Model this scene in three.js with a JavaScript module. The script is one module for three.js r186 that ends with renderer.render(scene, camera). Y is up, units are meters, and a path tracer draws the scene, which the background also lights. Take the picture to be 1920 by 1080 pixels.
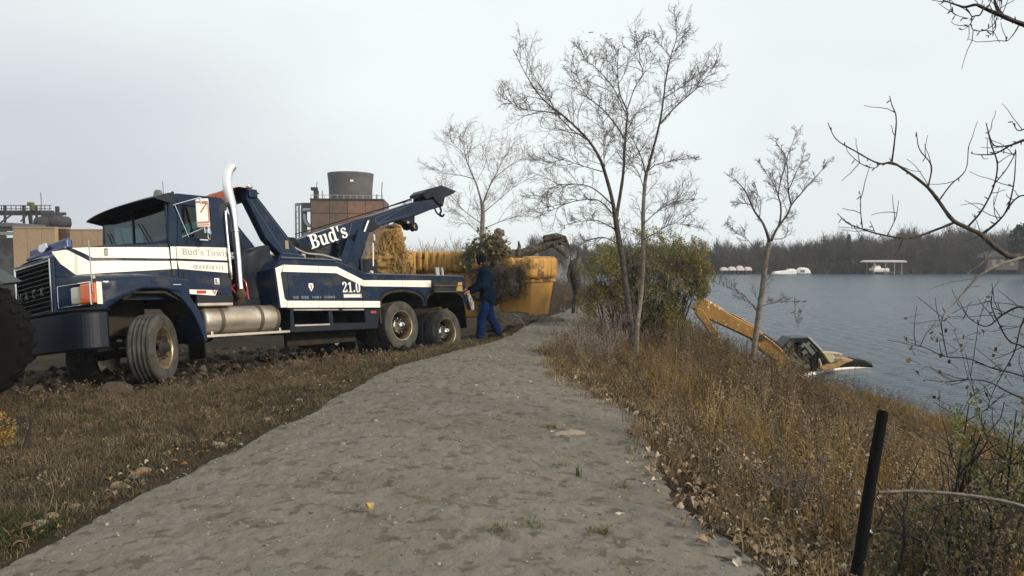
import * as THREE from 'three';
import { RoundedBoxGeometry } from 'three/addons/geometries/RoundedBoxGeometry.js';
import { mergeGeometries } from 'three/addons/utils/BufferGeometryUtils.js';
import { FontLoader } from 'three/addons/loaders/FontLoader.js';
import { TextGeometry } from 'three/addons/geometries/TextGeometry.js';

// ------------------------------------------------------------------ camera, sky, sun, exposure
const EYE = 1.75, FOC = 1304, PITCH = 0.04445;              // eye height, focal length in pixels of a 1920 wide picture
const scene = new THREE.Scene();
const camera = new THREE.PerspectiveCamera(2 * Math.atan(540 / FOC) * 180 / Math.PI, 16 / 9, 0.1, 3000);
camera.position.set(0, EYE, 0);
camera.rotation.x = -PITCH;
const renderer = new THREE.WebGLRenderer({ antialias: true });
renderer.setSize(1024, 576);
renderer.toneMapping = THREE.LinearToneMapping;
renderer.toneMappingExposure = 1.05;
renderer.shadowMap.enabled = true;

// lattice noise, periodic in p cells
function hash(i, j, s) { let h = Math.imul(i, 374761393) + Math.imul(j, 668265263) + Math.imul(s, 2147483647 ^ 61) | 0; h = Math.imul(h ^ (h >>> 13), 1274126177); h ^= h >>> 16; return (h >>> 0) / 4294967295; }
function pn(x, y, p, s) {
  const xi = Math.floor(x), yi = Math.floor(y); let fx = x - xi, fy = y - yi;
  fx = fx * fx * (3 - 2 * fx); fy = fy * fy * (3 - 2 * fy);
  const m = v => p ? ((v % p) + p) % p : v;
  const a = hash(m(xi), m(yi), s), b = hash(m(xi + 1), m(yi), s), c = hash(m(xi), m(yi + 1), s), d = hash(m(xi + 1), m(yi + 1), s);
  return a + (b - a) * fx + (c - a) * fy + (a - b - c + d) * fx * fy;
}
function fbm(x, y, p, s, o = 4) { let v = 0, a = 0.5, n = 0; for (let k = 0; k < o; k++) { v += a * pn(x, y, p, s + k * 17); n += a; a *= 0.55; x *= 2; y *= 2; p *= 2; } return v / n; }
const ss = (a, b, x) => { const t = Math.min(1, Math.max(0, (x - a) / (b - a))); return t * t * (3 - 2 * t); };
const lerp = (a, b, t) => a + (b - a) * t;
function table(T, x) { if (x <= T[0][0]) return T[0][1]; for (let i = 1; i < T.length; i++) if (x <= T[i][0]) return lerp(T[i - 1][1], T[i][1], (x - T[i - 1][0]) / (T[i][0] - T[i - 1][0])); return T[T.length - 1][1]; }
let seed = 7;
const rnd = () => { seed = (seed + 0x6D2B79F5) | 0; let t = Math.imul(seed ^ (seed >>> 15), 1 | seed); t = (t + Math.imul(t ^ (t >>> 7), 61 | t)) ^ t; return ((t ^ (t >>> 14)) >>> 0) / 4294967296; };
const rr = (a, b) => a + (b - a) * rnd();

{ // overcast sky: thin bright cloud, greyer towards the left and the horizon
  const w = 512, h = 256, d = new Float32Array(w * h * 4);
  for (let j = 0; j < h; j++) for (let i = 0; i < w; i++) {
    const ph = ((i + .5) / w - .5) * 2 * Math.PI, th = ((j + .5) / h - .5) * Math.PI;
    const x = Math.cos(th) * Math.cos(ph), y = Math.sin(th), z = Math.cos(th) * Math.sin(ph);
    const side = Math.atan2(x, -z);                              // 0 straight ahead, negative to the left
    const g = 1 - ss(-.02, -.62, side) * ss(2.6, 1.2, Math.abs(side)) * ss(.46, .05, y) * .95;
    const n = fbm(x * 2.2 + 9, y * 5 + z * 1.7 + 4, 0, 31, 5) - .5;
    const t = Math.min(1, Math.max(0, g * .93 + n * .62));
    const c = [lerp(.53, .87, t), lerp(.56, .93, t), lerp(.62, .93, t)];
    const k = (j * w + i) * 4;
    const low = y < 0 ? .45 : 1;
    for (let q = 0; q < 3; q++) d[k + q] = c[q] * low;
    d[k + 3] = 1;
  }
  const t = new THREE.DataTexture(d, w, h, THREE.RGBAFormat, THREE.FloatType);
  t.mapping = THREE.EquirectangularReflectionMapping; t.magFilter = THREE.LinearFilter; t.minFilter = THREE.LinearFilter; t.needsUpdate = true;
  scene.background = t; scene.environment = t;
}
const sun = new THREE.DirectionalLight(new THREE.Color(1, .83, .60), 3.3);
sun.position.set(37, 21, 6); sun.target.position.set(0, 0, -14); scene.add(sun, sun.target);
sun.castShadow = true; sun.shadow.radius = 12; sun.shadow.mapSize.set(4096, 4096);
Object.assign(sun.shadow.camera, { left: -30, right: 30, top: 30, bottom: -30, near: 1, far: 120 });
scene.fog = new THREE.FogExp2(new THREE.Color(.62, .66, .72), 0.0006);

// ------------------------------------------------------------------ helpers
const V = (x, y, z) => new THREE.Vector3(x, y, z);
const cP = Math.cos(PITCH), sP = Math.sin(PITCH);
function at(px, py, d) {                                          // the point seen at pixel (px, py), d metres ahead of the eye
  const u = (px - 960) / FOC, v = -(py - 540) / FOC;
  return V(u * d, EYE + (v * cP - sP) * d, (-v * sP - cP) * d);
}
function fixGeo(g, keepUV) {
  g = g.index ? g.toNonIndexed() : g;
  for (const k of Object.keys(g.attributes)) if (!['position', 'normal', 'uv'].includes(k)) g.deleteAttribute(k);
  if (!g.attributes.normal) g.computeVertexNormals();
  if (!keepUV || !g.attributes.uv) {
    const p = g.attributes.position, n = g.attributes.normal, uv = new Float32Array(p.count * 2);
    for (let i = 0; i < p.count; i += 3) {
      let nx = 0, ny = 0, nz = 0;
      for (let k = 0; k < 3; k++) { nx += Math.abs(n.getX(i + k)); ny += Math.abs(n.getY(i + k)); nz += Math.abs(n.getZ(i + k)); }
      for (let k = 0; k < 3; k++) {
        const x = p.getX(i + k), y = p.getY(i + k), z = p.getZ(i + k);
        const [a, b] = nx >= ny && nx >= nz ? [z, y] : ny >= nz ? [x, z] : [x, y];
        uv[(i + k) * 2] = a; uv[(i + k) * 2 + 1] = b;
      }
    }
    g.setAttribute('uv', new THREE.BufferAttribute(uv, 2));
  }
  return g;
}
const names = {};
function numbered(n) { if (!(n in names)) { names[n] = 0; return n; } names[n]++; return n + '_' + String(names[n]).padStart(3, '0'); }
function P(name, geos, mat, parent, keepUV) {                      // a part: one mesh
  const l = (Array.isArray(geos) ? geos : [geos]).map(g => fixGeo(g, keepUV));
  const m = new THREE.Mesh(l.length > 1 ? mergeGeometries(l) : l[0], mat);
  m.castShadow = m.receiveShadow = true;
  if (!parent) parent = scene;
  m.name = parent === scene ? numbered(name) : name; parent.add(m); return m;
}
function tag(o, label, category, group, kind) { o.userData.label = label; if (category) o.userData.category = category; if (group) o.userData.group = group; if (kind) o.userData.kind = kind; return o; }
function thing(name, label, category, pos = V(0, 0, 0), turn = 0, group) {
  const o = new THREE.Group(); o.name = numbered(name); scene.add(o); o.position.copy(pos); o.rotation.y = turn; return tag(o, label, category, group);
}
const setting = (o) => { o.userData.kind = 'structure'; return o; };
const stuff = (o, label) => { o.userData.kind = 'stuff'; if (label) o.userData.label = label; return o; };
// geometry
function box(w, h, d, x = 0, y = 0, z = 0, r = .012) { const g = r > 0 ? new RoundedBoxGeometry(w, h, d, 1, Math.min(r, w / 2.2, h / 2.2, d / 2.2)) : new THREE.BoxGeometry(w, h, d); g.translate(x, y, z); return g; }
function ext(pts, z0, z1, bev = .012, holes = []) {                // an outline in x-y given depth from z0 to z1
  const s = new THREE.Shape(pts.map(p => new THREE.Vector2(p[0], p[1])));
  for (const h of holes) s.holes.push(new THREE.Path(h.map(p => new THREE.Vector2(p[0], p[1]))));
  const b = Math.min(bev, (z1 - z0) / 2.2);
  const g = new THREE.ExtrudeGeometry(s, { depth: z1 - z0 - 2 * b, bevelEnabled: b > 0, bevelThickness: b, bevelSize: b, bevelOffset: -b, bevelSegments: 1, curveSegments: 10 });
  g.translate(0, 0, z0 + b); return g;
}
function grid(rows) {                                              // rows of points joined into a surface
  const m = rows[0].length, pos = [], idx = [];
  for (const r of rows) for (const p of r) pos.push(p.x, p.y, p.z);
  for (let i = 0; i + 1 < rows.length; i++) for (let j = 0; j + 1 < m; j++) { const a = i * m + j; idx.push(a, a + 1, a + m, a + 1, a + m + 1, a + m); }
  const g = new THREE.BufferGeometry(); g.setAttribute('position', new THREE.Float32BufferAttribute(pos, 3)); g.setIndex(idx); g.computeVertexNormals(); return g;
}
function tube(pts, rad, seg = 6, caps = true) {                    // tapered tube along points
  const n = pts.length, R = i => Array.isArray(rad) ? (rad.length === n ? rad[i] : lerp(rad[0], rad[1], i / (n - 1))) : rad;
  const pos = [], nor = [], idx = []; let up = V(.3, .2, .93).normalize();
  const T = V(), B = V(), N = V();
  for (let i = 0; i < n; i++) {
    T.copy(pts[Math.min(n - 1, i + 1)]).sub(pts[Math.max(0, i - 1)]).normalize();
    if (Math.abs(T.dot(up)) > .95) up = Math.abs(T.y) < .7 ? V(0, 1, 0) : V(1, 0, 0);
    B.crossVectors(T, up).normalize(); N.crossVectors(B, T).normalize(); up = N.clone();
    for (let k = 0; k < seg; k++) { const a = k / seg * 2 * Math.PI, c = Math.cos(a), s = Math.sin(a), r = R(i); const x = B.x * c + N.x * s, y = B.y * c + N.y * s, z = B.z * c + N.z * s; pos.push(pts[i].x + x * r, pts[i].y + y * r, pts[i].z + z * r); nor.push(x, y, z); }
  }
  for (let i = 0; i + 1 < n; i++) for (let k = 0; k < seg; k++) { const a = i * seg + k, b = i * seg + (k + 1) % seg; idx.push(a, a + seg, b, b, a + seg, b + seg); }
  if (caps && seg > 3) for (const e of [0, n - 1]) { const c = pos.length / 3; T.copy(pts[e]).sub(pts[e ? n - 2 : 1]).normalize(); pos.push(pts[e].x, pts[e].y, pts[e].z); nor.push(T.x, T.y, T.z);
    for (let k = 0; k < seg; k++) { const q = (e * seg + k) * 3; pos.push(pos[q], pos[q + 1], pos[q + 2]); nor.push(T.x, T.y, T.z); }
    for (let k = 0; k < seg; k++) { const a = c + 1 + k, b = c + 1 + (k + 1) % seg; if (e) idx.push(c, a, b); else idx.push(c, b, a); } }
  const g = new THREE.BufferGeometry(); g.setAttribute('position', new THREE.Float32BufferAttribute(pos, 3)); g.setAttribute('normal', new THREE.Float32BufferAttribute(nor, 3)); g.setIndex(idx); return g;
}
const bar = (a, b, r, seg = 6) => tube([a, b], r, seg);
function smoothPts(pts, k = 4) { return new THREE.CatmullRomCurve3(pts).getPoints((pts.length - 1) * k); }
function lathe(prof, seg = 36) { return new THREE.LatheGeometry(prof.map(p => new THREE.Vector2(p[0], p[1])), seg); }
function beam(a, b, w, h) { const d = b.clone().sub(a), g = box(w, h, d.length()); g.lookAt(d); g.translate((a.x + b.x) / 2, (a.y + b.y) / 2, (a.z + b.z) / 2); return g; }
// smooth bodies: surface nets over a distance field
function field(f, lo, hi, cell) {
  const nx = Math.ceil((hi[0] - lo[0]) / cell) + 1, ny = Math.ceil((hi[1] - lo[1]) / cell) + 1, nz = Math.ceil((hi[2] - lo[2]) / cell) + 1;
  const D = new Float32Array(nx * ny * nz), I = (i, j, k) => (k * ny + j) * nx + i;
  for (let k = 0; k < nz; k++) for (let j = 0; j < ny; j++) for (let i = 0; i < nx; i++) D[I(i, j, k)] = f(lo[0] + i * cell, lo[1] + j * cell, lo[2] + k * cell);
  const id = new Int32Array(D.length).fill(-1), pos = [], idx = [];
  for (let k = 0; k + 1 < nz; k++) for (let j = 0; j + 1 < ny; j++) for (let i = 0; i + 1 < nx; i++) {
    let c = 0, x = 0, y = 0, z = 0; const v = [];
    for (let q = 0; q < 8; q++) v.push(D[I(i + (q & 1), j + (q >> 1 & 1), k + (q >> 2))]);
    for (let a = 0; a < 8; a++) for (const m of [1, 2, 4]) { if (a & m) continue; const b = a | m; if ((v[a] < 0) === (v[b] < 0)) continue; const t = v[a] / (v[a] - v[b]); c++; x += (a & 1) + (m === 1 ? t : 0); y += (a >> 1 & 1) + (m === 2 ? t : 0); z += (a >> 2) + (m === 4 ? t : 0); }
    if (c) { id[I(i, j, k)] = pos.length / 3; pos.push(lo[0] + (i + x / c) * cell, lo[1] + (j + y / c) * cell, lo[2] + (k + z / c) * cell); }
  }
  const quad = (a, b, c, d, fl) => { if (a < 0 || b < 0 || c < 0 || d < 0) return; if (fl) idx.push(a, c, b, a, d, c); else idx.push(a, b, c, a, c, d); };
  for (let k = 1; k + 1 < nz; k++) for (let j = 1; j + 1 < ny; j++) for (let i = 1; i + 1 < nx; i++) {
    const s = D[I(i, j, k)] < 0;
    if (s !== (D[I(i + 1, j, k)] < 0)) quad(id[I(i, j - 1, k - 1)], id[I(i, j, k - 1)], id[I(i, j, k)], id[I(i, j - 1, k)], !s);
    if (s !== (D[I(i, j + 1, k)] < 0)) quad(id[I(i - 1, j, k - 1)], id[I(i - 1, j, k)], id[I(i, j, k)], id[I(i, j, k - 1)], !s);
    if (s !== (D[I(i, j, k + 1)] < 0)) quad(id[I(i - 1, j - 1, k)], id[I(i, j - 1, k)], id[I(i, j, k)], id[I(i - 1, j, k)], !s);
  }
  const g = new THREE.BufferGeometry(); g.setAttribute('position', new THREE.Float32BufferAttribute(pos, 3)); g.setIndex(idx); g.computeVertexNormals(); return g;
}
function capsule(p, b) { // b = [ax,ay,az,bx,by,bz,ra,rb]
  const bx = b[3] - b[0], by = b[4] - b[1], bz = b[5] - b[2], px = p[0] - b[0], py = p[1] - b[1], pz = p[2] - b[2];
  const L = bx * bx + by * by + bz * bz, t = L ? Math.min(1, Math.max(0, (px * bx + py * by + pz * bz) / L)) : 0;
  return Math.hypot(px - bx * t, py - by * t, pz - bz * t) - (b[6] + (b[7] - b[6]) * t);
}
function bodyField(bones, k = .03, grow = 0, lump = 0) {
  return (x, y, z) => { let d = 9; const p = [x, y, z]; for (const b of bones) { const e = capsule(p, b); const h = Math.max(0, k - Math.abs(d - e)) / k; d = Math.min(d, e) - h * h * k * .25; }
    return d - grow - (lump ? lump * (pn(x * 9 + z * 5, y * 9 + z * 3, 0, 3) - .5) : 0); };
}
function bounds(bones, m) { const lo = [9e9, 9e9, 9e9], hi = [-9e9, -9e9, -9e9]; for (const b of bones) for (let q = 0; q < 3; q++) { const r = Math.max(b[6], b[7]) + m; lo[q] = Math.min(lo[q], b[q] - r, b[q + 3] - r); hi[q] = Math.max(hi[q], b[q] + r, b[q + 3] + r); } return [lo, hi]; }
function limbs(bones, cell, k = .03, grow = 0, lump = 0) { const [lo, hi] = bounds(bones, .04 + grow + lump); return field(bodyField(bones, k, grow, lump), lo, hi, cell); }
// textures
function tex(size, fn, rep, srgb = true) {                          // fn(u cells 0..1, v) -> [r,g,b] linear 0..1
  const d = new Uint8Array(size * size * 4), e = v => { v = Math.min(1, Math.max(0, v)); return 255 * (srgb ? (v < .0031308 ? v * 12.92 : 1.055 * Math.pow(v, 1 / 2.4) - .055) : v); };
  for (let j = 0; j < size; j++) for (let i = 0; i < size; i++) { const c = fn(i / size, j / size), k = (j * size + i) * 4; d[k] = e(c[0]); d[k + 1] = e(c[1]); d[k + 2] = e(c[2]); d[k + 3] = 255; }
  const t = new THREE.DataTexture(d, size, size); t.wrapS = t.wrapT = THREE.RepeatWrapping; t.magFilter = THREE.LinearFilter; t.minFilter = THREE.LinearMipmapLinearFilter; t.generateMipmaps = true;
  if (srgb) t.colorSpace = THREE.SRGBColorSpace; t.repeat.set(1 / rep, 1 / rep); t.needsUpdate = true; return t;
}
const mix3 = (a, b, t) => { t = Math.min(1, Math.max(0, t)); return [lerp(a[0], b[0], t), lerp(a[1], b[1], t), lerp(a[2], b[2], t)]; };
const blotch = (a, b, p, s, rep, lo = .35, hi = .65, size = 256) => tex(size, (u, v) => mix3(a, b, ss(lo, hi, fbm(u * p, v * p, p, s, 5)) * .8 + .2 * pn(u * p * 16, v * p * 16, p * 16, s + 5)), rep);
const bumpT = (p, s, rep, size = 256) => tex(size, (u, v) => { const f = fbm(u * p, v * p, p, s, 6); return [f, f, f]; }, rep, false);
const S = (c, rough = .8, metal = 0, o = {}) => new THREE.MeshStandardMaterial({ color: Array.isArray(c) ? new THREE.Color().setRGB(...c) : c, roughness: rough, metalness: metal, ...o });
const bumpFine = bumpT(16, 5, .6), bumpMid = bumpT(8, 9, 1.4);
const M = {};
{
  const roughDirt = tex(256, (u, v) => { const f = .28 + .5 * ss(.45, .75, fbm(u * 6, v * 6, 6, 77, 5)); return [f, f, f]; }, 1.7, false);
  const bt = tex(512, (u, v) => { const f = fbm(u * 6, v * 6, 6, 41, 5); let c = mix3([.005, .016, .050], [.009, .020, .044], f); return mix3(c, [.060, .054, .046], ss(.60, .78, fbm(u * 9, v * 9, 9, 43, 6)) * .45 + .25 * ss(.82, .9, pn(u * 150, v * 150, 150, 47))); }, 2.2);
  M.blue = new THREE.MeshPhysicalMaterial({ map: bt, roughnessMap: roughDirt, roughness: .9, metalness: .0, specularIntensity: .3, clearcoat: .22, clearcoatRoughness: .08, bumpMap: bumpMid, bumpScale: .002 });
  M.blueDark = new THREE.MeshPhysicalMaterial({ color: new THREE.Color().setRGB(.004, .008, .017), roughness: .5, specularIntensity: .5, clearcoat: .12, clearcoatRoughness: .25, bumpMap: bumpFine, bumpScale: .002 });
  M.white = S(0xffffff, .5, 0, { map: blotch([.88, .84, .78], [.72, .67, .60], 5, 12, 1.2, .5, .85), bumpMap: bumpFine, bumpScale: .001 });
  M.letter = S([.85, .85, .83], .5);
  M.grey = S([.28, .29, .31], .5);
  M.chrome = S([.85, .85, .87], .16, 1, { roughnessMap: roughDirt });
  M.stack = S([.92, .91, .88], .34, 1);
  M.alu = S(0xffffff, .46, .75, { map: blotch([.52, .48, .43], [.36, .31, .26], 5, 15, 1.1), bumpMap: bumpFine, bumpScale: .002 });
  M.rim = S(0xffffff, .42, .7, { map: blotch([.50, .43, .30], [.22, .17, .10], 6, 19, .5), bumpMap: bumpFine, bumpScale: .002 });
  M.rubber = S(0xffffff, .86, 0, { map: blotch([.030, .031, .031], [.066, .063, .057], 6, 23, .7), bumpMap: bumpFine, bumpScale: .004 });
  M.rubberBlack = new THREE.MeshPhysicalMaterial({ color: new THREE.Color().setRGB(.005, .005, .006), roughness: .95, specularIntensity: .25, bumpMap: bumpFine, bumpScale: .004 });
  M.black = new THREE.MeshPhysicalMaterial({ color: new THREE.Color().setRGB(.008, .008, .009), roughness: .7, specularIntensity: .4, bumpMap: bumpFine, bumpScale: .003 });
  M.under = S(0xffffff, .85, 0, { map: blotch([.007, .007, .008], [.024, .019, .015], 6, 29, .8), bumpMap: bumpFine, bumpScale: .004 });
  M.amber = new THREE.MeshPhysicalMaterial({ color: new THREE.Color().setRGB(.62, .13, .02), roughness: .25, clearcoat: 1 });
  M.red = new THREE.MeshPhysicalMaterial({ color: new THREE.Color().setRGB(.4, .03, .02), roughness: .3, clearcoat: .6 });
  M.lens = new THREE.MeshPhysicalMaterial({ color: new THREE.Color().setRGB(.5, .48, .4), roughness: .2, metalness: .3, clearcoat: 1 });
  M.glass = new THREE.MeshPhysicalMaterial({ color: new THREE.Color().setRGB(.42, .56, .55), roughness: .05, transmission: 1, thickness: 0, ior: 1.5 });
  M.tarp = S(0xffffff, .8, 0, { map: blotch([.50, .10, .035], [.34, .09, .03], 5, 33, .6), bumpMap: bumpMid, bumpScale: .02 });
  M.rust = S(0xffffff, .9, 0, { map: blotch([.10, .055, .03], [.045, .032, .024], 6, 35, .6), bumpMap: bumpFine, bumpScale: .006 });
  M.yellow = S(0xffffff, .72, 0, { map: tex(512, (u, v) => { const f = fbm(u * 5, v * 5, 5, 51, 6), st = ss(.5, .72, fbm(u * 22, v * 4, 22, 52, 4)); let c = mix3([.56, .32, .075], [.38, .20, .05], f); c = mix3(c, [.17, .095, .035], st * .75); return mix3(c, [.09, .06, .03], ss(.54, .68, fbm(u * 9, v * 9, 9, 61, 5)) * .85); }, 1.6), bumpMap: bumpMid, bumpScale: .012 });
  M.yellowClean = S(0xffffff, .7, 0, { map: blotch([.52, .27, .06], [.40, .20, .045], 4, 53, 1.4), bumpMap: bumpMid, bumpScale: .004 });
  M.mudYellow = S(0xffffff, .95, 0, { map: blotch([.40, .25, .085], [.13, .085, .035], 8, 57, .8, .4, .7), bumpMap: bumpFine, bumpScale: .03 });
  M.mud = S(0xffffff, .95, 0, { map: blotch([.055, .045, .032], [.12, .095, .065], 8, 59, .9), bumpMap: bumpFine, bumpScale: .03 });
  M.orange = S(0xffffff, .7, 0, { map: tex(256, (u, v) => mix3(mix3([.36, .195, .05], [.20, .105, .03], fbm(u * 4, v * 4, 4, 71, 5)), [.62, .47, .30], ss(.66, .72, fbm(u * 11, v * 11, 11, 73, 4))), 1.3), bumpMap: bumpMid, bumpScale: .008 });
  M.bark = S(0xffffff, .95, 0, { map: blotch([.085, .075, .066], [.038, .032, .028], 10, 81, .5), bumpMap: bumpFine, bumpScale: .02 });
  M.barkPale = S(0xffffff, .95, 0, { map: blotch([.20, .18, .155], [.11, .095, .08], 10, 83, .5), bumpMap: bumpFine, bumpScale: .015 });
  M.twig = S([.125, .108, .105], .9);
  M.twigPale = S([.25, .23, .23], .9);
  M.twigDark = S([.022, .018, .018], .9);
  M.deadWood = S(0xffffff, .95, 0, { map: blotch([.12, .105, .09], [.04, .034, .03], 10, 87, .5), bumpMap: bumpFine, bumpScale: .03 });
  M.leafGreen = S([.075, .085, .016], .85, 0, { side: THREE.DoubleSide });
}
const fontB = await new FontLoader().loadAsync('fonts/droid/droid_serif_bold.typeface.json');
const fontR = await new FontLoader().loadAsync('fonts/droid/droid_sans_regular.typeface.json');
const fontS = await new FontLoader().loadAsync('fonts/droid/droid_sans_bold.typeface.json');
function text(str, size, depth, font = fontB) { const g = new TextGeometry(str, { font, size, depth, curveSegments: 4, bevelEnabled: false }); g.computeBoundingBox(); return g; }
// ------------------------------------------------------------------ ground, path, lake
const WATER = -1.85;
const Ledge = [[0, -3.05], [4, -2.96], [5.7, -2.76], [7.8, -2.42], [11, -1.95], [13.6, -.78], [15.4, -.15], [18, .3], [20, .9], [26, 2.5], [40, 2], [60, -9], [100, -30], [150, -90]];
const Redge = [[0, 1.7], [3.8, 1.42], [5.1, 1.12], [6.3, 1.22], [7.7, 1.36], [9, 1.05], [10.2, .9], [11.5, .75], [13, .9], [16, 1.9], [18, 2.9], [20, 3.6], [26, 5.2], [40, 6], [60, -6], [100, -27], [150, -87]];
const Shore = [[0, 10.5], [10, 9.9], [15, 9.4], [21, 8.7], [30, 9], [45, 9], [60, -2], [80, -16], [110, -30], [150, -84]];
function land(x, z) {
  const d = -z, L = table(Ledge, d), R = table(Redge, d);
  let h = 0;
  if (x < L) { const u = L - x, s = .035 + .10 * ss(11.5, 14.5, d) + .55 * ss(14.6, 15.8, d); h = -.75 * (1 - Math.exp(-Math.max(0, u - .15) * s / .75)); }
  else if (x > R) {
    const sx = table(Shore, d) + .5 * (pn(d * .5, 3, 0, 4) - .5); const s = (x - R) / Math.max(.6, sx - R);
    h = s < 1 ? WATER * (1 - Math.pow(1 - s, 1.8)) : WATER - Math.min(2.4, (x - sx) * .25);
  } else { const c = (x - L) / (R - L); h = .11 * (4 * c * (1 - c)) * ss(15, 10, d) * ss(-2, 4, d); }
  h += .05 * ss(0, 1.2, Math.max(L - x, x - R)) * (fbm(x * .9, z * .9, 0, 2, 3) - .5) * 2;
  if (d > 146) h = Math.max(h, Math.min(2.5, WATER - .6 + (d - 146) * .12));
  return h;
}
const warp = (t, a, b) => t * a + Math.pow(t, 5) * b;
{
  const xs = [], zs = [], n = 190;
  for (let i = -n; i <= n; i++) xs.push(warp(i / n, 19, 700));
  for (let j = -70; j <= 270; j++) zs.push(-9 - (j < 0 ? warp(j / 70, 14, 60) : warp(j / 270, 26, 800)));
  const rows = zs.map(z => xs.map(x => V(x, land(x, z) - (inPath(x, z) ? .035 : 0), z)));
  function inPath(x, z) { const d = -z; return d > -8 && d < 30 && x > table(Ledge, d) + .25 && x < table(Redge, d) - .25; }
  const soil = tex(512, (u, v) => { const f = fbm(u * 10, v * 10, 10, 91, 6), g = fbm(u * 3, v * 3, 3, 92, 4); return mix3(mix3([.022, .019, .015], [.062, .051, .038], f), [.034, .031, .020], ss(.5, .7, g) * .7); }, 3.1);
  setting(P('ground', grid(rows), new THREE.MeshPhysicalMaterial({ color: 0xffffff, roughness: 1, specularIntensity: .05, map: soil, bumpMap: bumpMid, bumpScale: .04 })));
}
const pathY = (x, z) => { // trodden dirt: shallow dents and boot marks
  const n = fbm(x * 2.1, z * 2.6, 0, 14, 4) - .5, m = pn(x * 6.5 + n * 2, z * 11, 0, 15), q = pn(x * 3.1 + 7, z * 5.2 + n * 3, 0, 16), f = fbm(x * 15, z * 19, 0, 18, 2) - .5;
  return land(x, z) + .020 + .014 * n - .007 * ss(.62, .80, m) - .012 * ss(.72, .86, q) - .012 * ss(.62, .80, pn(x * 12 + n * 3, z * 19, 0, 19)) - .010 * ss(.64, .8, pn(x * 21, z * 30 + n * 4, 0, 20)) + .007 * f;
};
{
  const rows = [];
  for (let d = -7; d < 28;) {
    const r = [], L = table(Ledge, d) + .22 * (fbm(d * 1.3, 1, 0, 6, 3) - .5), R = table(Redge, d) + .35 * (fbm(d * 1.1, 9, 0, 8, 3) - .5);
    for (let i = 0; i <= 160; i++) { const x = lerp(L + .10, R + .1, i / 160), e = Math.min(i, 160 - i); r.push(V(x, pathY(x, -d) - (e < 4 ? (4 - e) * .012 : 0), -d)); }
    rows.push(r); d += d < 2 ? .4 : d < 9 ? .025 : .05;
  }
  const dirt = tex(1024, (u, v) => {
    const g = fbm(u * 7, v * 7, 7, 101, 5), f = fbm(u * 34, v * 34, 34, 103, 4), s = pn(u * 240, v * 240, 240, 7);
    let c = mix3([.132, .121, .104], [.178, .163, .142], f); c = mix3(c, [.118, .108, .082], ss(.47, .66, g) * .4); c = mix3(c, [.066, .056, .040], ss(.60, .70, fbm(u * 34, v * 60, 34, 107, 4)) * .6); c = mix3(c, [.175, .163, .146], ss(.58, .74, fbm(u * 19, v * 19, 19, 109, 4)) * .5);
    return mix3(c, s > .5 ? [.28, .265, .24] : [.07, .062, .05], s > .95 || s < .045 ? .4 : 0);
  }, 4.3);
  setting(P('dirt_path', grid(rows), new THREE.MeshPhysicalMaterial({ color: 0xffffff, roughness: 1, specularIntensity: .2, map: dirt, bumpMap: bumpT(24, 110, 1.1, 512), bumpScale: .014 })));
}
{ // lake with small wind ripples: real wavelets near, relief beyond
  const xs = [], zs = [];
  for (let i = 0; i <= 260; i++) xs.push(lerp(3, 34, i / 260)); for (const x of [40, 60, 90, 140, 220, 420]) xs.push(x); xs.unshift(-320, -160, -60, -20, -5);
  for (let j = 0; j <= 560; j++) zs.push(-4 - 62 * Math.pow(j / 560, 1.15)); for (const z of [-80, -100, -125, -156]) zs.push(z); zs.unshift(40, 10);
  const rows = zs.map(z => xs.map(x => V(x, WATER + .055 * (fbm(x * 1.3 + z * .5, z * 3.0 - x * .3, 0, 120, 3) - .5) * (z > -66 && x < 34 ? ss(34, 28, x) * ss(-66, -56, z) : 0), z)));
  const ripple = tex(512, (u, v) => { const a = fbm(u * 8 + .5 * fbm(u * 4, v * 4, 4, 1, 2), v * 26, 2, 121, 5), f = a; return [f, f, f]; }, 3.3, false);
  const w = P('lake_water', grid(rows), new THREE.MeshPhysicalMaterial({ color: new THREE.Color().setRGB(.028, .050, .080), roughness: .24, bumpMap: ripple, bumpScale: .2, specularIntensity: 1, ior: 1.33 }));
  setting(w);
}
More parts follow.
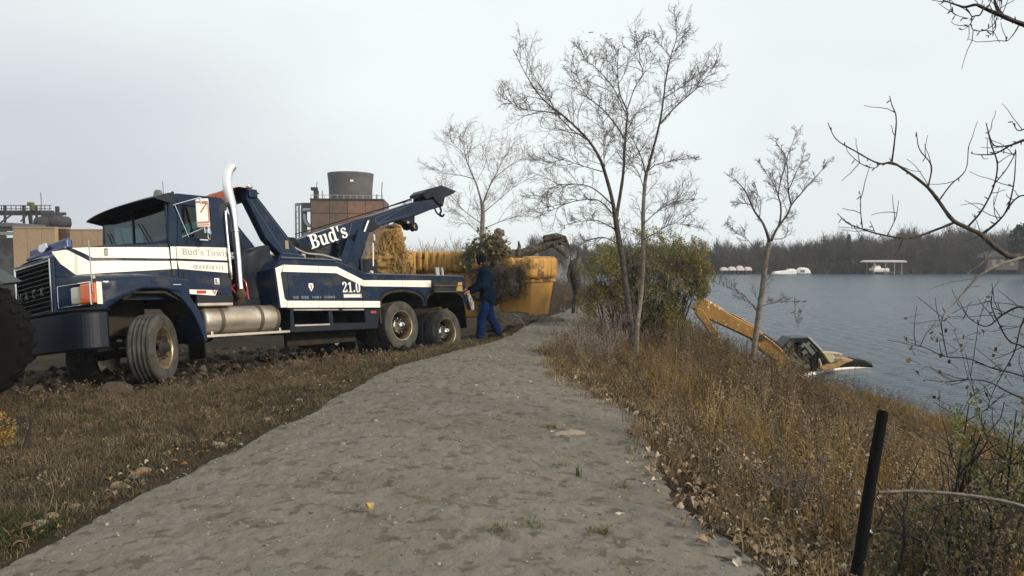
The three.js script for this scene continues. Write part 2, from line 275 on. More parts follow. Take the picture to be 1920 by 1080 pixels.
// ------------------------------------------------------------------ the tow truck (x runs to its tail, y up, z to the side we see)
{
  const t = thing('tow_truck', 'dark blue heavy tow truck with white stripes and raised boom, leaning beside the dirt path', 'tow truck', V(-6.0004, -.2114, -10.7822));
  t.rotation.set(-.1526, .9913, -.0402, 'YZX');
  const hoodZ = x => table([[-1.24, .54], [-1.1, .66], [-.9, .77], [-.5, .87], [0, .93], [.3, .97]], x);
  const hoodTop = x => table([[-1.24, 1.85], [-1.0, 1.98], [-.4, 2.04], [.3, 2.11]], x);
  // hood
  const hx = []; for (let i = 0; i <= 22; i++) hx.push(-1.24 + i / 22 * 1.54);
  const sec = x => { const z = hoodZ(x), y = hoodTop(x), r = []; for (let i = 0; i <= 8; i++) { const a = i / 8 * Math.PI / 2; r.push([z - .09 + .09 * Math.sin(a), y - .06 + .06 * Math.cos(a)]); } return [[0, y + .035], [z * .5, y + .025], ...r, [z + .004, 1.78], [z + .01, 1.56], [z + .01, 1.2]]; };
  const hood = P('hood', grid(hx.map(x => { const s = sec(x); return [...s.slice().reverse().map(p => V(x, p[1], -p[0])), ...s.slice(1).map(p => V(x, p[1], p[0]))]; })), M.blue, t);
  P('nose_panel', [ext([[-.60, .98], [-.60, 1.86], [.60, 1.86], [.60, .98]], 0, .05, .01, [[[-.53, 1.08], [.53, 1.08], [.53, 1.80], [-.53, 1.80]]]).rotateY(-Math.PI / 2).translate(-1.20, 0, 0)], M.blue, hood);
  // white bands along hood and cab, with the blue line left between them
  const band = (lo, hi, x0, x1, off, zf) => { const rows = []; const n = 40; for (let i = 0; i <= n; i++) { const x = lerp(x0, x1, i / n), a = table(lo, x), b = table(hi, x), z = zf(x) + off; rows.push([V(x, a, z), V(x, lerp(a, b, .5), z - .003), V(x, b, z - .006)]); } return grid(rows); };
  const hz = x => hoodZ(x) + .008;
  P('white_stripe', [band([[-1.02, 1.96], [-.80, 1.82], [.3, 1.825]], [[-1.02, 1.965], [-.78, 1.97], [.3, 2.0]], -1.02, .26, .004, hz),
    band([[-1.22, 1.92], [-1.15, 1.75], [-1.0, 1.58], [-.34, 1.62], [.26, 1.66]], [[-1.22, 1.925], [-1.08, 1.945], [-.85, 1.775], [.26, 1.785]], -1.22, .26, .005, hz)], M.white, hood);
  P('hood_latch', [box(.05, .11, .012, -.63, 1.90, hoodZ(-.63) + .012, .004), box(.04, .02, .02, -.63, 1.95, hoodZ(-.63) + .018, .004)], M.grey, hood);
  // hood cap with ornament lip
  P('hood_cap', [box(.10, .15, 1.14, -1.0, 2.05, .03, .03), box(.05, .05, 1.18, -1.06, 1.985, .03, .015)], S([.07, .09, .19], .3, .6), t);
  P('emblem', [ext([[-.14, 0], [-.10, .07], [.10, .07], [.14, 0], [.05, -.05], [-.05, -.05]], 0, .02, .004).rotateY(-Math.PI / 2).translate(-1.075, 2.06, 0)], M.chrome, t);
  // grille with slats and the maker's letters
  const gr = P('grille', [box(.03, .76, 1.10, -1.16, 1.44, 0, 0)], M.rubberBlack, t);
  const slatM = S([.11, .115, .12], .5); for (let i = 0; i < 11; i++) { const g = box(.06, .008, 1.05, -1.20, 1.115 + i * .0655, 0, .003); P('slat', g, slatM, gr); }
  P('grille_surround', [box(.05, .04, 1.14, -1.225, 1.815, 0, .01), box(.05, .035, 1.14, -1.225, 1.075, 0, .01), box(.055, .78, .05, -1.225, 1.45, .545, .012), box(.055, .78, .05, -1.225, 1.45, -.545, .012)], M.chrome, gr);
  { let z = -.44; for (const ch of 'MACK') { const q = text(ch, .115, .02, fontR); q.rotateY(-Math.PI / 2); q.translate(-1.25, 1.335, z); P('letter', q, M.chrome, gr); z += .235; } }
  // front fenders: top skin flaring out from the hood, arch, rear skirt
  for (const s of [1, -1]) {
    const cols = [[-1.23, .56], [-1.13, .80], [-1.0, 1.04], [-.86, 1.12], [-.6, 1.15], [-.3, 1.155], [0, 1.155], [.25, 1.15], [.44, 1.12]];
    const low = x => table([[-.72, 1.02], [-.64, 1.14], [-.57, 1.25], [-.45, 1.335], [.06, 1.335], [.24, 1.28], [.44, 1.14]], x);
    const rows = cols.map(([x, z]) => { const b = low(x), r = [V(x, b, s * (z - .03)), V(x, b + .01, s * z)]; for (const q of [.3, .6, 1]) r.push(V(x, lerp(b, 1.44, q), s * z));
      for (let i = 1; i <= 6; i++) { const q = i / 6, zi = Math.min(z, hoodZ(x) + .006); r.push(V(x, 1.44 + .13 * Math.sin(q * 1.4) / Math.sin(1.4) + table([[-1.2, 0], [-.2, .03], [.44, -.05]], x) * q, s * lerp(z, zi, Math.pow(q, 1.7)))); } return r; });
    const f = P('fender', grid(rows), M.blue, t);
    P('fender_skirt', ext([[.22, 1.30], [.42, 1.22], [.56, 1.02], [.64, .80], [.67, .52], [.62, .50], [.54, .76], [.44, .98], [.30, 1.17], [.12, 1.30]], s > 0 ? .60 : -1.15, s > 0 ? 1.15 : -.60), M.blue, f);
    P('wheel_well', [ext([[-.58, 1.20], [-.46, 1.30], [.06, 1.31], [.34, 1.18], [.52, .9], [.5, .9], [.3, 1.15], [.04, 1.27], [-.42, 1.27], [-.55, 1.17]], s > 0 ? .45 : -1.10, s > 0 ? 1.10 : -.45, .004)], M.under, f);
    P('mud_flap', box(.03, .30, .42, .62, .40, s * .92, .01), M.rubberBlack, f);
    P('fender_trim', box(.13, .015, .012, .22, 1.395, s * 1.158, .004), M.chrome, f);
    // headlamp pod on the raked corner
    const pod = new THREE.Group(); pod.name = 'headlight'; pod.position.set(-1.085, 1.27, s * .86); pod.rotation.y = s > 0 ? -Math.atan2(.54, .25) + Math.PI * 0 : Math.PI + Math.atan2(.54, .25); t.add(pod);
    // local x runs along the corner outwards, z out of it
    pod.rotation.y = 0; pod.setRotationFromMatrix(new THREE.Matrix4().makeBasis(V(.33, 0, .94 * s).normalize(), V(0, 1, 0), V(-.94, 0, .33 * s).normalize()));
    if (s < 0) pod.setRotationFromMatrix(new THREE.Matrix4().makeBasis(V(-.33, 0, .94), V(0, 1, 0), V(-.94, 0, -.33)));
    const e = s > 0 ? 1 : -1;
    P('bezel', ext([[-.27, -.155], [.29, -.155], [.29, .165], [-.27, .165]], -.02, .035, .008, [[[-.25, -.135], [.27, -.135], [.27, .145], [-.25, .145]]]), M.chrome, pod);
    P('reflector', [box(.18, .27, .015, -.16 * e, 0, -.005, .004)], S([.35, .37, .37], .3, .6), pod);
    P('lamp', [box(.16, .24, .04, .015 * e, 0, .0, .03)], M.lens, pod);
    P('lamp_frame', [box(.02, .26, .04, -.075 * e, 0, .0, .004)], M.black, pod);
    P('turn_signal', [box(.19, .285, .10, .195 * e, .005, -.01, .03), box(.06, .285, .10, .30 * e, .005, -.045, .02)], M.amber, pod);
    P('signal_rim', [box(.008, .31, .09, .335 * e, .005, -.07, .003)], M.white, pod);
  }
  P('feeler_rod', [bar(V(-1.0, 1.28, 1.16), V(-.96, 2.02, 1.05), .008), box(.03, .03, .03, -.98, 1.4, 1.13, .005)], M.grey, t);
  P('marker_lamp', box(.035, .05, .05, -.93, 1.50, 1.06, .012), M.lens, t);
  // bumper
  { const o = smoothPts([V(-.84, 1.17, 0), V(-.98, 1.17, 0), V(-1.13, 1.10, 0), V(-1.27, .85, 0), V(-1.36, .45, 0), V(-1.385, .05, 0)], 4).map(p => [p.x, p.y]), full = [...o, ...o.slice().reverse().map(p => [p[0], -p[1]])], inn = full.map(p => [p[0] + .05, p[1] * .955]);
    const g = ext([...full, ...inn.reverse()], -1.03, -.50, .03); g.rotateX(Math.PI / 2); const b = P('bumper', g, M.blueDark, t);
    P('bumper_lip', ext([...full, ...full.slice().reverse().map(p => [p[0] + .12, p[1] * .9])], -1.075, -1.035, .012).rotateX(Math.PI / 2), M.black, b);
    P('sticker', box(.008, .12, .09, -1.382, .78, -.20, .002), M.white, b);
    P('sticker_mark', ext([[-.03, .03], [.03, .03], [0, -.045]], 0, .006, .001).rotateY(-Math.PI / 2).translate(-1.387, .78, -.20), S([.05, .07, .3], .5), b); }
  // cab: side walls with window openings, roof, back, windshield frame
  const cab = P('cab', [
    ...[1, -1].map(s => ext([[.26, 1.26], [1.27, 1.24], [1.29, 2.80], [1.2, 2.88], [.42, 2.86], [.28, 2.80], [.24, 2.12]], s > 0 ? .95 : -1.0, s > 0 ? 1.0 : -.95, .01, [[[.42, 2.16], [.98, 2.14], [1.0, 2.72], [.45, 2.72]]])),
    ext([[-.94, 1.24], [.94, 1.24], [.94, 2.84], [-.94, 2.84]], 0, .04, .004, [[[-.4, 2.25], [.4, 2.25], [.4, 2.65], [-.4, 2.65]]]).rotateY(-Math.PI / 2).translate(1.28, 0, 0),
    box(.06, .9, 1.9, .27, 1.66, 0, .01),
    box(.07, .09, 1.9, .29, 2.78, 0, .02), box(.07, .06, 1.9, .25, 2.11, 0, .02), box(.05, .62, .05, .27, 2.45, .93, .015), box(.05, .62, .05, .27, 2.45, -.93, .015), box(.04, .60, .03, .25, 2.44, 0, .008),
  ], M.blue, t);
  P('roof', grid(Array.from({ length: 9 }, (_, i) => { const x = .26 + i / 8 * 1.05; return Array.from({ length: 13 }, (_, j) => { const z = (j / 12 * 2 - 1); return V(x, 2.80 + .10 * Math.sqrt(Math.max(0, 1 - Math.pow(Math.abs(z), 5))) * (1 - .5 * Math.pow(i / 4 - 1, 6)), z); }); })), M.blue, cab);
  P('windshield', [box(.008, .60, .90, .255, 2.44, .475, 0), box(.008, .60, .90, .255, 2.44, -.475, 0)], M.glass, cab);
  P('rear_window', box(.008, .42, .82, 1.262, 2.45, 0, 0), M.glass, cab);
  P('wiper', bar(V(.22, 2.13, .5), V(.225, 2.50, .2), .008), M.black, cab); P('wiper', bar(V(.22, 2.13, -.5), V(.225, 2.50, -.75), .008), M.black, cab);
  P('dashboard', [box(.30, .22, 1.8, .46, 2.05, 0, .06), box(.7, .04, 1.8, .75, 1.40, 0, 0)], M.black, t);
  P('steering_wheel', [new THREE.TorusGeometry(.22, .017, 8, 24).rotateY(Math.PI / 2).rotateZ(-.5).translate(.70, 2.18, .48)], M.black, t);
  for (const s of [1, -1]) P('seat', [box(.16, .72, .5, 1.12, 2.1, s * .5, .05), box(.45, .16, .5, .95, 1.72, s * .5, .05)], S([.03, .032, .035], .9), t);
  P('dash_papers', [field(bodyField([[.42, 2.22, .35, .42, 2.22, .62, .055, .04], [.44, 2.21, .1, .44, 2.21, .3, .04, .03]], .03, 0, .02), [.3, 2.1, 0], [.56, 2.32, .75], .02)], S([.55, .58, .5], .8), t);
  for (const s of [1, -1]) {
    const d = P('door', ext([[.34, 1.30], [1.20, 1.28], [1.22, 2.74], [.42, 2.74], [.37, 2.12]], s > 0 ? 1.0 : -1.014, s > 0 ? 1.014 : -1.0, .004, [[[.45, 2.18], [.95, 2.16], [.97, 2.68], [.48, 2.68]]]), M.blue, t);
    P('window', box(.56, .58, .008, .71, 2.43, s * .98, 0), M.glass, d);
    P('vent_bar', bar(V(.56, 2.66, s * 1.0), V(.66, 2.18, s * 1.0), .010), M.black, d);
    if (s > 0) {
      P('white_stripe', [ext([[.34, 1.822], [1.21, 1.822], [1.215, 2.035], [.34, 2.01]], 1.010, 1.018, .001), ext([[.36, 1.66], [1.205, 1.615], [1.21, 1.785], [.34, 1.785]], 1.010, 1.018, .001)], M.white, d);
      const g = text("Bud's Towing", .10, .004); g.scale(.98, 1, 1); g.translate(.42, 1.885, 1.0175); P('door_lettering', g, S([.34, .38, .43], .6), d);
      const k = []; let x = .60; while (x < 1.15) { const w = rr(.025, .05); k.push(box(w, rr(.05, .08), .004, x, 1.70, 1.019, 0)); x += w + .02; } P('door_lettering', k, S([.42, .45, .48], .6), d);
      P('door_handle', [box(.15, .03, .035, .80, 2.135, 1.03, .01)], M.chrome, d);
      P('sticker', box(.085, .10, .004, .99, 1.475, 1.016, 0), S([.72, .74, .74], .5), d);
      P('sticker_mark', [box(.03, .07, .003, .975, 1.475, 1.0195, 0), box(.05, .02, .003, .99, 1.445, 1.0195, 0)], S([.12, .15, .22], .5), d);
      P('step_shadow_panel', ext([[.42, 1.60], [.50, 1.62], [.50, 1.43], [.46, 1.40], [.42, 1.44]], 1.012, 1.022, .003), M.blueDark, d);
    }
  }
  P('cab_stripe', [ext([[.25, 1.822], [.335, 1.822], [.335, 2.01], [.25, 2.005]], .998, 1.006, .001), ext([[.25, 1.66], [.335, 1.658], [.335, 1.785], [.25, 1.785]], .998, 1.006, .001)], M.white, t);
  // sun visor across the windshield
  P('sun_visor', [grid(Array.from({ length: 15 }, (_, j) => { const z = j / 7 - 1, b = .10 * (1 - z * z); return [V(.36, 2.865 + .05 * (1 - z * z * z * z), z * 1.01), V(.19 - b * .5, 2.82 + b * .3, z * 1.02), V(.03 - b * 1.3, 2.75, z * 1.03), V(.04 - b * 1.3, 2.725, z * 1.03), V(.25, 2.775, z * 1.0)]; })),
    ext([[.36, 2.865], [.19, 2.82], [.03, 2.75], [.04, 2.73], [.30, 2.68]], .99, 1.03, .004), ext([[.36, 2.865], [.19, 2.82], [.03, 2.75], [.04, 2.73], [.30, 2.68]], -1.03, -.99, .004)], M.blueDark, t);
  P('roof_lamp', [lathe([[0, .12], [.05, .11], [.07, .05], [.075, 0]], 14).translate(.40, 2.89, .52)], S([.10, .12, .09], .3), t);
  P('roof_lamp', [box(.07, .045, .16, .48, 2.92, .25, .015)], M.red, t);
  for (const z of [-.2, -.6]) P('roof_lamp', box(.07, .045, .12, .42, 2.92, z, .015), M.amber, t);
  P('air_horn', [tube([V(.9, 2.94, .55), V(.7, 2.95, .55), V(.62, 2.95, .55)], [.025, .03, .06], 10), box(.05, .05, .05, .85, 2.92, .55, .01)], M.chrome, t);
  P('antenna', bar(V(.38, 2.85, .70), V(.37, 3.1, .72), .005, 4), M.black, t);
  // mirrors
  const mir = P('mirror', [box(.035, .46, .19, 0, 0, 0, .02)], M.white, t); mir.position.set(.66, 2.52, 1.27); mir.rotation.y = .95; mir.rotation.z = -.05;
  for (const y of [.17, -.16]) P('mirror_trim', box(.008, .03, .17, -.019, y, 0, 0), S([.33, .22, .17], .6), mir);
  P('mirror_mark', [beam(V(-.02, .15, -.03), V(-.02, .15, .07), .006, .018), beam(V(-.02, .15, .07), V(-.02, 0, -.03), .006, .018), beam(V(-.02, .15, .085), V(-.02, -.15, .085), .006, .012), beam(V(-.02, -.20, -.085), V(-.02, -.20, .085), .006, .016)], S([.42, .05, .05], .6), mir);
  P('mirror_arm', [bar(V(.34, 2.66, 1.0), V(.64, 2.76, 1.27), .012), bar(V(.45, 2.16, 1.0), V(.66, 2.28, 1.27), .012), bar(V(.64, 2.76, 1.27), V(.68, 2.20, 1.27), .012), bar(V(.36, 2.66, 1.02), V(.55, 2.17, 1.02), .010)], M.chrome, t);
  P('round_mirror', [lathe([[0, .03], [.06, .024], [.10, 0], [.10, -.03], [0, -.05]], 20).rotateZ(Math.PI / 2).rotateY(-.6).translate(.72, 2.20, 1.28)], M.chrome, t);
  // stack, grab handle
  P('exhaust_stack', [tube(smoothPts([V(1.50, 1.34, .9), V(1.49, 2.2, .9), V(1.47, 2.68, .9), V(1.445, 2.84, .9), V(1.415, 3.0, .9), V(1.40, 3.15, .9), V(1.415, 3.29, .9), V(1.46, 3.40, .9), V(1.525, 3.48, .9)], 5), Array.from({ length: 41 }, (_, i) => i < 9 ? .052 : i < 14 ? lerp(.062, .078, (i - 9) / 5) : lerp(.08, .074, (i - 14) / 26)), 16), new THREE.TorusGeometry(.056, .012, 6, 16).rotateX(Math.PI / 2).translate(1.49, 2.35, .9)], M.stack, t);
  P('exhaust_elbow', [tube(smoothPts([V(1.50, 1.36, .9), V(1.50, 1.20, .9), V(1.46, 1.08, .75), V(1.40, 1.0, .5)]), .065, 12), lathe([[.07, 0], [.10, .03], [.10, .10], [.06, .13]], 14).translate(1.50, 1.20, .9)], M.rust, t);
  P('grab_handle', tube(smoothPts([V(1.26, 2.66, 1.0), V(1.22, 2.62, 1.05), V(1.22, 2.2, 1.05), V(1.24, 1.58, 1.05), V(1.27, 1.52, 1.0)]), .019, 8), M.stack, t);
  P('side_marker_panel', [ext([[.50, 1.27], [.94, 1.24], [.99, 1.33], [.50, 1.34]], 1.0, 1.02, .004)], M.white, t);
  P('side_marker_lamp', box(.16, .05, .01, .70, 1.30, 1.024, .003), M.red, t); P('side_marker_mark', [ext([[.89, 1.33], [.93, 1.26], [.97, 1.33], [.95, 1.33], [.93, 1.29], [.91, 1.33]], 1.02, 1.027, .001)], M.red, t);
  // steps, tank
  P('cab_step', [box(.62, .05, .22, .84, 1.085, 1.06, .01)], M.alu, t);
  P('battery_box', [box(.66, .16, .3, .95, 1.18, .86, .02)], M.blueDark, t);
  const tank = P('fuel_tank', [lathe([[0, -.71], [.17, -.71], [.215, -.69], [.23, -.65], [.23, .65], [.215, .69], [.17, .71], [0, .71]], 40).rotateZ(Math.PI / 2).translate(1.36, .845, .93)], M.alu, t);
  for (const x of [.96, 1.70, 2.03]) P('tank_strap', [lathe([[.232, -.03], [.240, -.03], [.240, .03], [.232, .03]], 40).rotateZ(Math.PI / 2).translate(x, .845, .93)], S([.10, .085, .07], .6, .4), tank);
  P('filler_cap', lathe([[0, .03], [.045, .03], [.05, 0]], 14).translate(1.2, 1.07, .93), M.chrome, tank);
  P('running_board', [box(1.62, .05, .20, 1.45, .585, 1.08, .012), box(.05, .1, .16, .8, .62, 1.0), box(.05, .1, .16, 2.1, .62, 1.0)], M.alu, t);
  // chassis, axles, underbody
  P('chassis_rail', [box(8.1, .26, .09, 3.2, .84, .42, .01), box(8.1, .26, .09, 3.2, .84, -.42, .01), box(.1, .2, .8, 2.4, .84, 0), box(.1, .2, .8, 4.2, .84, 0), box(.1, .3, .8, -.9, .80, 0)], M.under, t);
  P('engine', [box(1.1, .6, .6, -.35, 1.2, 0, .06), lathe([[.16, -.3], [.18, -.25], [.18, .25], [.16, .3], [0, .3]], 14).rotateZ(1.57).translate(1.1, .72, .1), box(.6, .34, .4, -.5, .85, .2, .06)], M.under, t);
  P('front_axle', [bar(V(0, .47, -.95), V(0, .47, .95), .075, 10), box(.9, .05, .09, 0, .60, .42), box(.9, .05, .09, 0, .60, -.42), bar(V(-.15, .48, -.9), V(-.15, .48, .9), .03)], M.under, t);
  for (const [x, y] of [[5.08, .55], [6.52, .36]]) P('rear_axle', [bar(V(x, y, -1.0), V(x, y, 1.0), .10, 12), lathe([[0, .24], [.16, .2], [.22, 0], [.16, -.2], [0, -.24]], 14).rotateX(1.57).translate(x, y, 0)], M.under, t);
  P('drive_shaft', bar(V(1.2, .7, .05), V(4.9, .58, .05), .06, 8), M.under, t);
  P('air_tank', [lathe([[0, -.4], [.12, -.38], [.14, -.3], [.14, .3], [.12, .38], [0, .4]], 16).rotateZ(1.57).translate(3.4, .42, .45), box(1.7, .25, .1, 3.3, .45, .75, .02)], M.under, t);
  // wheels
  function wheel(x, y, z, r, w, turn, dual, front, side) {
    const g = new THREE.Group(); g.name = 'wheel'; g.position.set(x, y, z); g.rotation.y = turn; t.add(g); const h = w / 2, R = q => q * r;
    const prof = [[R(.60), -h * .82], [R(.70), -h * .97], [R(.86), -h], [R(.94), -h * .92], [R(.985), -h * .80]];
    for (const c of front ? [-.5, -.17, .17, .5] : [-.45, 0, .45]) prof.push([r, (c - .12) * h], [r * .965, (c - .08) * h], [r * .965, (c + .08) * h], [r, (c + .12) * h]);
    prof.push([R(.985), h * .80], [R(.94), h * .92], [R(.86), h], [R(.70), h * .97], [R(.60), h * .82]);
    const L = (p, seg = 48) => lathe(p, seg).rotateX(Math.PI / 2);
    P('tyre', [L(prof.map(p => [p[0], p[1]])), ...(dual ? [L(prof).translate(0, 0, -side * (w + .05))] : [])], M.rubber, g);
    const sgn = side, z0 = front ? h * .55 : -h * .35;
    const rimG = [L([[R(.615), h * .84], [R(.59), h * .86], [R(.56), h * .70], [R(.55), -h * .9], [R(.60), -h * .9]])];
    if (sgn < 0) rimG[0].rotateX(Math.PI);
    const disc = new THREE.Shape(); disc.absarc(0, 0, R(.555), 0, 7); for (let k = 0; k < 10; k++) { const a = k / 10 * 6.283, q = new THREE.Path(); q.absellipse(Math.cos(a) * R(.41), Math.sin(a) * R(.41), R(.06), R(.06), 0, 6.284); disc.holes.push(q); }
    const dg = new THREE.ExtrudeGeometry(disc, { depth: .02, bevelEnabled: false, curveSegments: 20 }); dg.translate(0, 0, sgn > 0 ? z0 : -z0 - .02); rimG.push(dg);
    P('rim', rimG, M.rim, g);
    const hub = front ? [[0, .11], [R(.12), .10], [R(.14), .03], [R(.24), .02], [R(.24), 0]] : [[0, .16], [R(.12), .16], [R(.16), .13], [R(.17), .05], [R(.26), .03], [R(.27), 0]];
    const hg = lathe(hub, 24).rotateX(Math.PI / 2); if (sgn < 0) hg.rotateX(Math.PI); hg.translate(0, 0, sgn > 0 ? z0 + .02 : -z0 - .02);
    P('hub', hg, front ? M.under : M.chrome, g);
    for (let k = 0; k < 10; k++) { const a = (k + .5) / 10 * 6.283; P('lug_nut', new THREE.CylinderGeometry(.014, .016, .05, 6).rotateX(Math.PI / 2).translate(Math.cos(a) * R(.31), Math.sin(a) * R(.31), sgn * (z0 + .03)), M.chrome, g); }
  }
  const wt = .66;
  wheel(.0 - Math.sin(wt) * .19, .46, 1.13 - Math.cos(wt) * .17, .515, .37, wt, false, true, 1);
  wheel(.0 + Math.sin(wt) * .19 - .1, .46, -1.02, .515, .42, wt, false, true, -1);
  for (const [x, y] of [[5.09, .57], [6.56, .365]]) { wheel(x, y, 1.07, .515, .27, 0, true, false, 1); wheel(x, y, -1.07, .515, .27, 0, true, false, -1); }
  for (const [x, y] of [[5.09, .57], [6.56, .365]]) for (const s of [1, -1]) P('brake_drum', lathe([[0, 0], [.2, 0], [.2, .3], [0, .3]], 20).rotateX(Math.PI / 2).translate(x, y, s > 0 ? .66 : -.96), M.under, t);
  // wrecker body
  const arch = (x, y, r) => { const a = []; for (let i = 0; i <= 10; i++) { const q = Math.PI * (1 - i / 10); a.push([x + Math.cos(q) * r, y + Math.pow(Math.sin(q), .6) * r * .5]); } return a; };
  const outline = [[2.03, 1.0], [1.99, 1.69], [2.17, 1.86], [3.40, 1.87], [3.87, 1.76], [4.18, 1.635], [7.38, 1.62], [7.42, 1.0], ...arch(6.62, .98, .72).reverse(), ...arch(5.18, .98, .70).reverse(), [4.45, .94], [2.24, .96]];
  const wb = P('wrecker_body', [ext(outline, .55, 1.2, .025), ext(outline, -1.2, -.55, .025), box(5.3, .10, 1.1, 4.75, 1.42, 0, .01), box(.1, .5, 1.1, 2.1, 1.4, 0), box(1.5, .2, 1.1, 2.8, 1.70, 0, .02)], M.blue, t);
  for (const s of [1, -1]) P('wheel_arch', [[5.18, .70], [6.62, .72]].map(([x, r]) => ext([...arch(x, .98, r - .005), ...arch(x, .94, r - .04).reverse()], s > 0 ? .5 : -1.19, s > 0 ? 1.19 : -.5, .004)), M.under, wb);
  P('body_stripe', [ext([[2.19, 1.755], [3.41, 1.755], [4.08, 1.505], [6.14, 1.525], [6.12, 1.375], [4.05, 1.385], [3.38, 1.63], [2.14, 1.63]], 1.198, 1.206, .001),
    ext([[2.0, 1.69], [2.18, 1.756], [2.13, 1.64], [2.10, 1.60], [2.14, 1.16], [2.19, 1.12], [2.17, 1.005], [2.05, 1.005]], 1.198, 1.2055, .001), ext([[2.20, 1.12], [4.48, 1.085], [4.47, .955], [2.18, 1.0]], 1.198, 1.206, .001)], M.white, wb);
  P('stripe_joint', [[2.95, 1.69], [4.05, 1.445], [5.2, 1.45]].map(([x, y]) => box(.008, .13, .004, x, y, 1.207, 0)).concat([[2.9, 1.045], [3.5, 1.035], [4.0, 1.03]].map(([x, y]) => box(.007, .12, .004, x, y, 1.2075, 0))), M.grey, wb);
  P('body_rail', [box(1.25, .03, .05, 2.78, 1.885, 1.17, .01), box(3.2, .03, .05, 5.78, 1.64, 1.17, .01)], S([.10, .11, .14], .5, .3), wb);
  P('locker_door', [ext([[2.24, 1.60], [3.36, 1.60], [3.95, 1.37], [3.98, 1.14], [2.24, 1.16]], 1.199, 1.211, .006)], M.blue, wb);
  P('shield_emblem', ext([[-.05, .07], [.05, .07], [.055, .0], [0, -.08], [-.055, 0]], 1.209, 1.214, .001).translate(2.74, 1.36, 0), M.letter, wb);
  P('shield_mark', [box(.04, .02, .003, 2.74, 1.385, 1.2155, 0), box(.025, .05, .003, 2.74, 1.345, 1.2157, 0)], M.red, wb);
  { const g = text('21.0', .20, .004); g.scale(.86, 1, 1); g.translate(3.49, 1.265, 1.2105); P('unit_number', g, M.letter, wb);
    const k = []; let x = 2.34; while (x < 3.3) { const w = rr(.02, .05); k.push(box(w, rr(.04, .055), .003, x, 1.175, 1.2125, 0)); x += w + (rnd() < .18 ? .07 : .014); } P('small_lettering', k, S([.11, .14, .18], .6), wb);
    P('number_plate', box(.47, .075, .004, 3.74, 1.195, 1.2125, 0), S([.45, .47, .5], .5), wb);
    const k2 = []; x = 3.54; while (x < 3.95) { const w = rr(.02, .04); k2.push(box(w, .045, .003, x, 1.195, 1.2152, 0)); x += w + .014; } P('small_lettering', k2, M.letter, wb); }
  P('scuff_mark', [beam(V(2.28, 1.57, 1.2125), V(2.36, 1.30, 1.2125), .012, .003), beam(V(2.28, 1.575, 1.2125), V(2.42, 1.585, 1.2125), .02, .003), beam(V(3.05, 1.40, 1.2125), V(3.2, 1.45, 1.2125), .014, .003)], S([.18, .22, .28], .5), wb);
  // rear recess with a yellow reflector board
  P('tail_recess', ext([[6.17, 1.25], [6.17, 1.51], [7.28, 1.53], [7.26, 1.26]], 1.199, 1.207, .002), M.under, wb);
  P('tail_bar', [box(1.05, .025, .03, 6.72, 1.41, 1.215, .006), box(1.05, .025, .03, 6.72, 1.27, 1.215, .006)], S([.06, .08, .08], .5), wb);
  P('yellow_reflector', ext([[7.0, 1.29], [7.24, 1.285], [7.25, 1.50], [7.10, 1.49]], 1.207, 1.225, .003), S([.42, .27, .07], .6), wb);
  P('stake_post', [box(.12, .24, .04, 6.62, 1.74, 1.02, .006), box(.07, .24, .04, 6.80, 1.74, 1.02, .006)], S([.40, .41, .40], .6, .2), wb);
  P('work_lamp', [new THREE.SphereGeometry(.045, 12, 8).translate(4.42, 1.68, 1.1)], M.lens, wb);
  // lower tool box with two open pockets
  const tb = P('tool_box', ext([[2.22, .56], [4.38, .53], [4.45, .90], [4.46, .93], [2.26, .98]], .62, 1.195, .012, [[[2.32, .70], [3.12, .69], [3.12, .91], [2.32, .93]], [[3.22, .69], [4.04, .67], [4.05, .89], [3.22, .91]]]), M.blueDark, t);
  P('tool_box_back', ext([[2.3, .66], [4.08, .64], [4.08, .93], [2.3, .95]], .66, .70, 0), M.rubberBlack, tb);
  P('trim_strip', [ext([[2.32, .945], [3.36, .925], [3.36, .95], [2.32, .97]], 1.19, 1.202, .002), ext([[3.46, .92], [4.02, .91], [4.02, .935], [3.46, .945]], 1.19, 1.202, .002), ext([[2.32, .665], [3.12, .655], [3.12, .685], [2.32, .695]], 1.19, 1.202, .002)], M.alu, tb);
  P('side_lamp', box(.15, .05, .015, 4.27, .865, 1.20, .005), M.red, tb);
  P('fender_bracket', box(.06, .3, .5, 4.52, .78, .9, .01), M.under, t);
  // dark gear packed behind the cab
  const gear = P('covered_gear', field((x, y, z) => { const d = Math.max(Math.abs(x - 2.02) - .42, Math.abs(z - .1) - .62, y - (1.98 + .22 * ss(1.6, 2.3, x) - 1.2 * ss(2.3, 2.5, x)), .8 - y); return d + .05 * (fbm(x * 3, y * 3 + z * 2, 0, 44, 3) - .5); }, [1.5, .7, -.7], [2.6, 2.4, .9], .045), M.blueDark, t);
  P('air_hose', [tube(smoothPts([V(1.3, 1.7, .3), V(1.5, 1.4, .5), V(1.7, 1.55, .72), V(1.75, 1.2, .75)]), .018, 6), tube(smoothPts([V(1.3, 1.8, .2), V(1.55, 1.45, .55), V(1.6, 1.2, .7)]), .018, 6)], M.red, gear);
  P('frame_box', box(.5, .55, 1.3, 1.75, .95, .1, .02), M.blueDark, t);
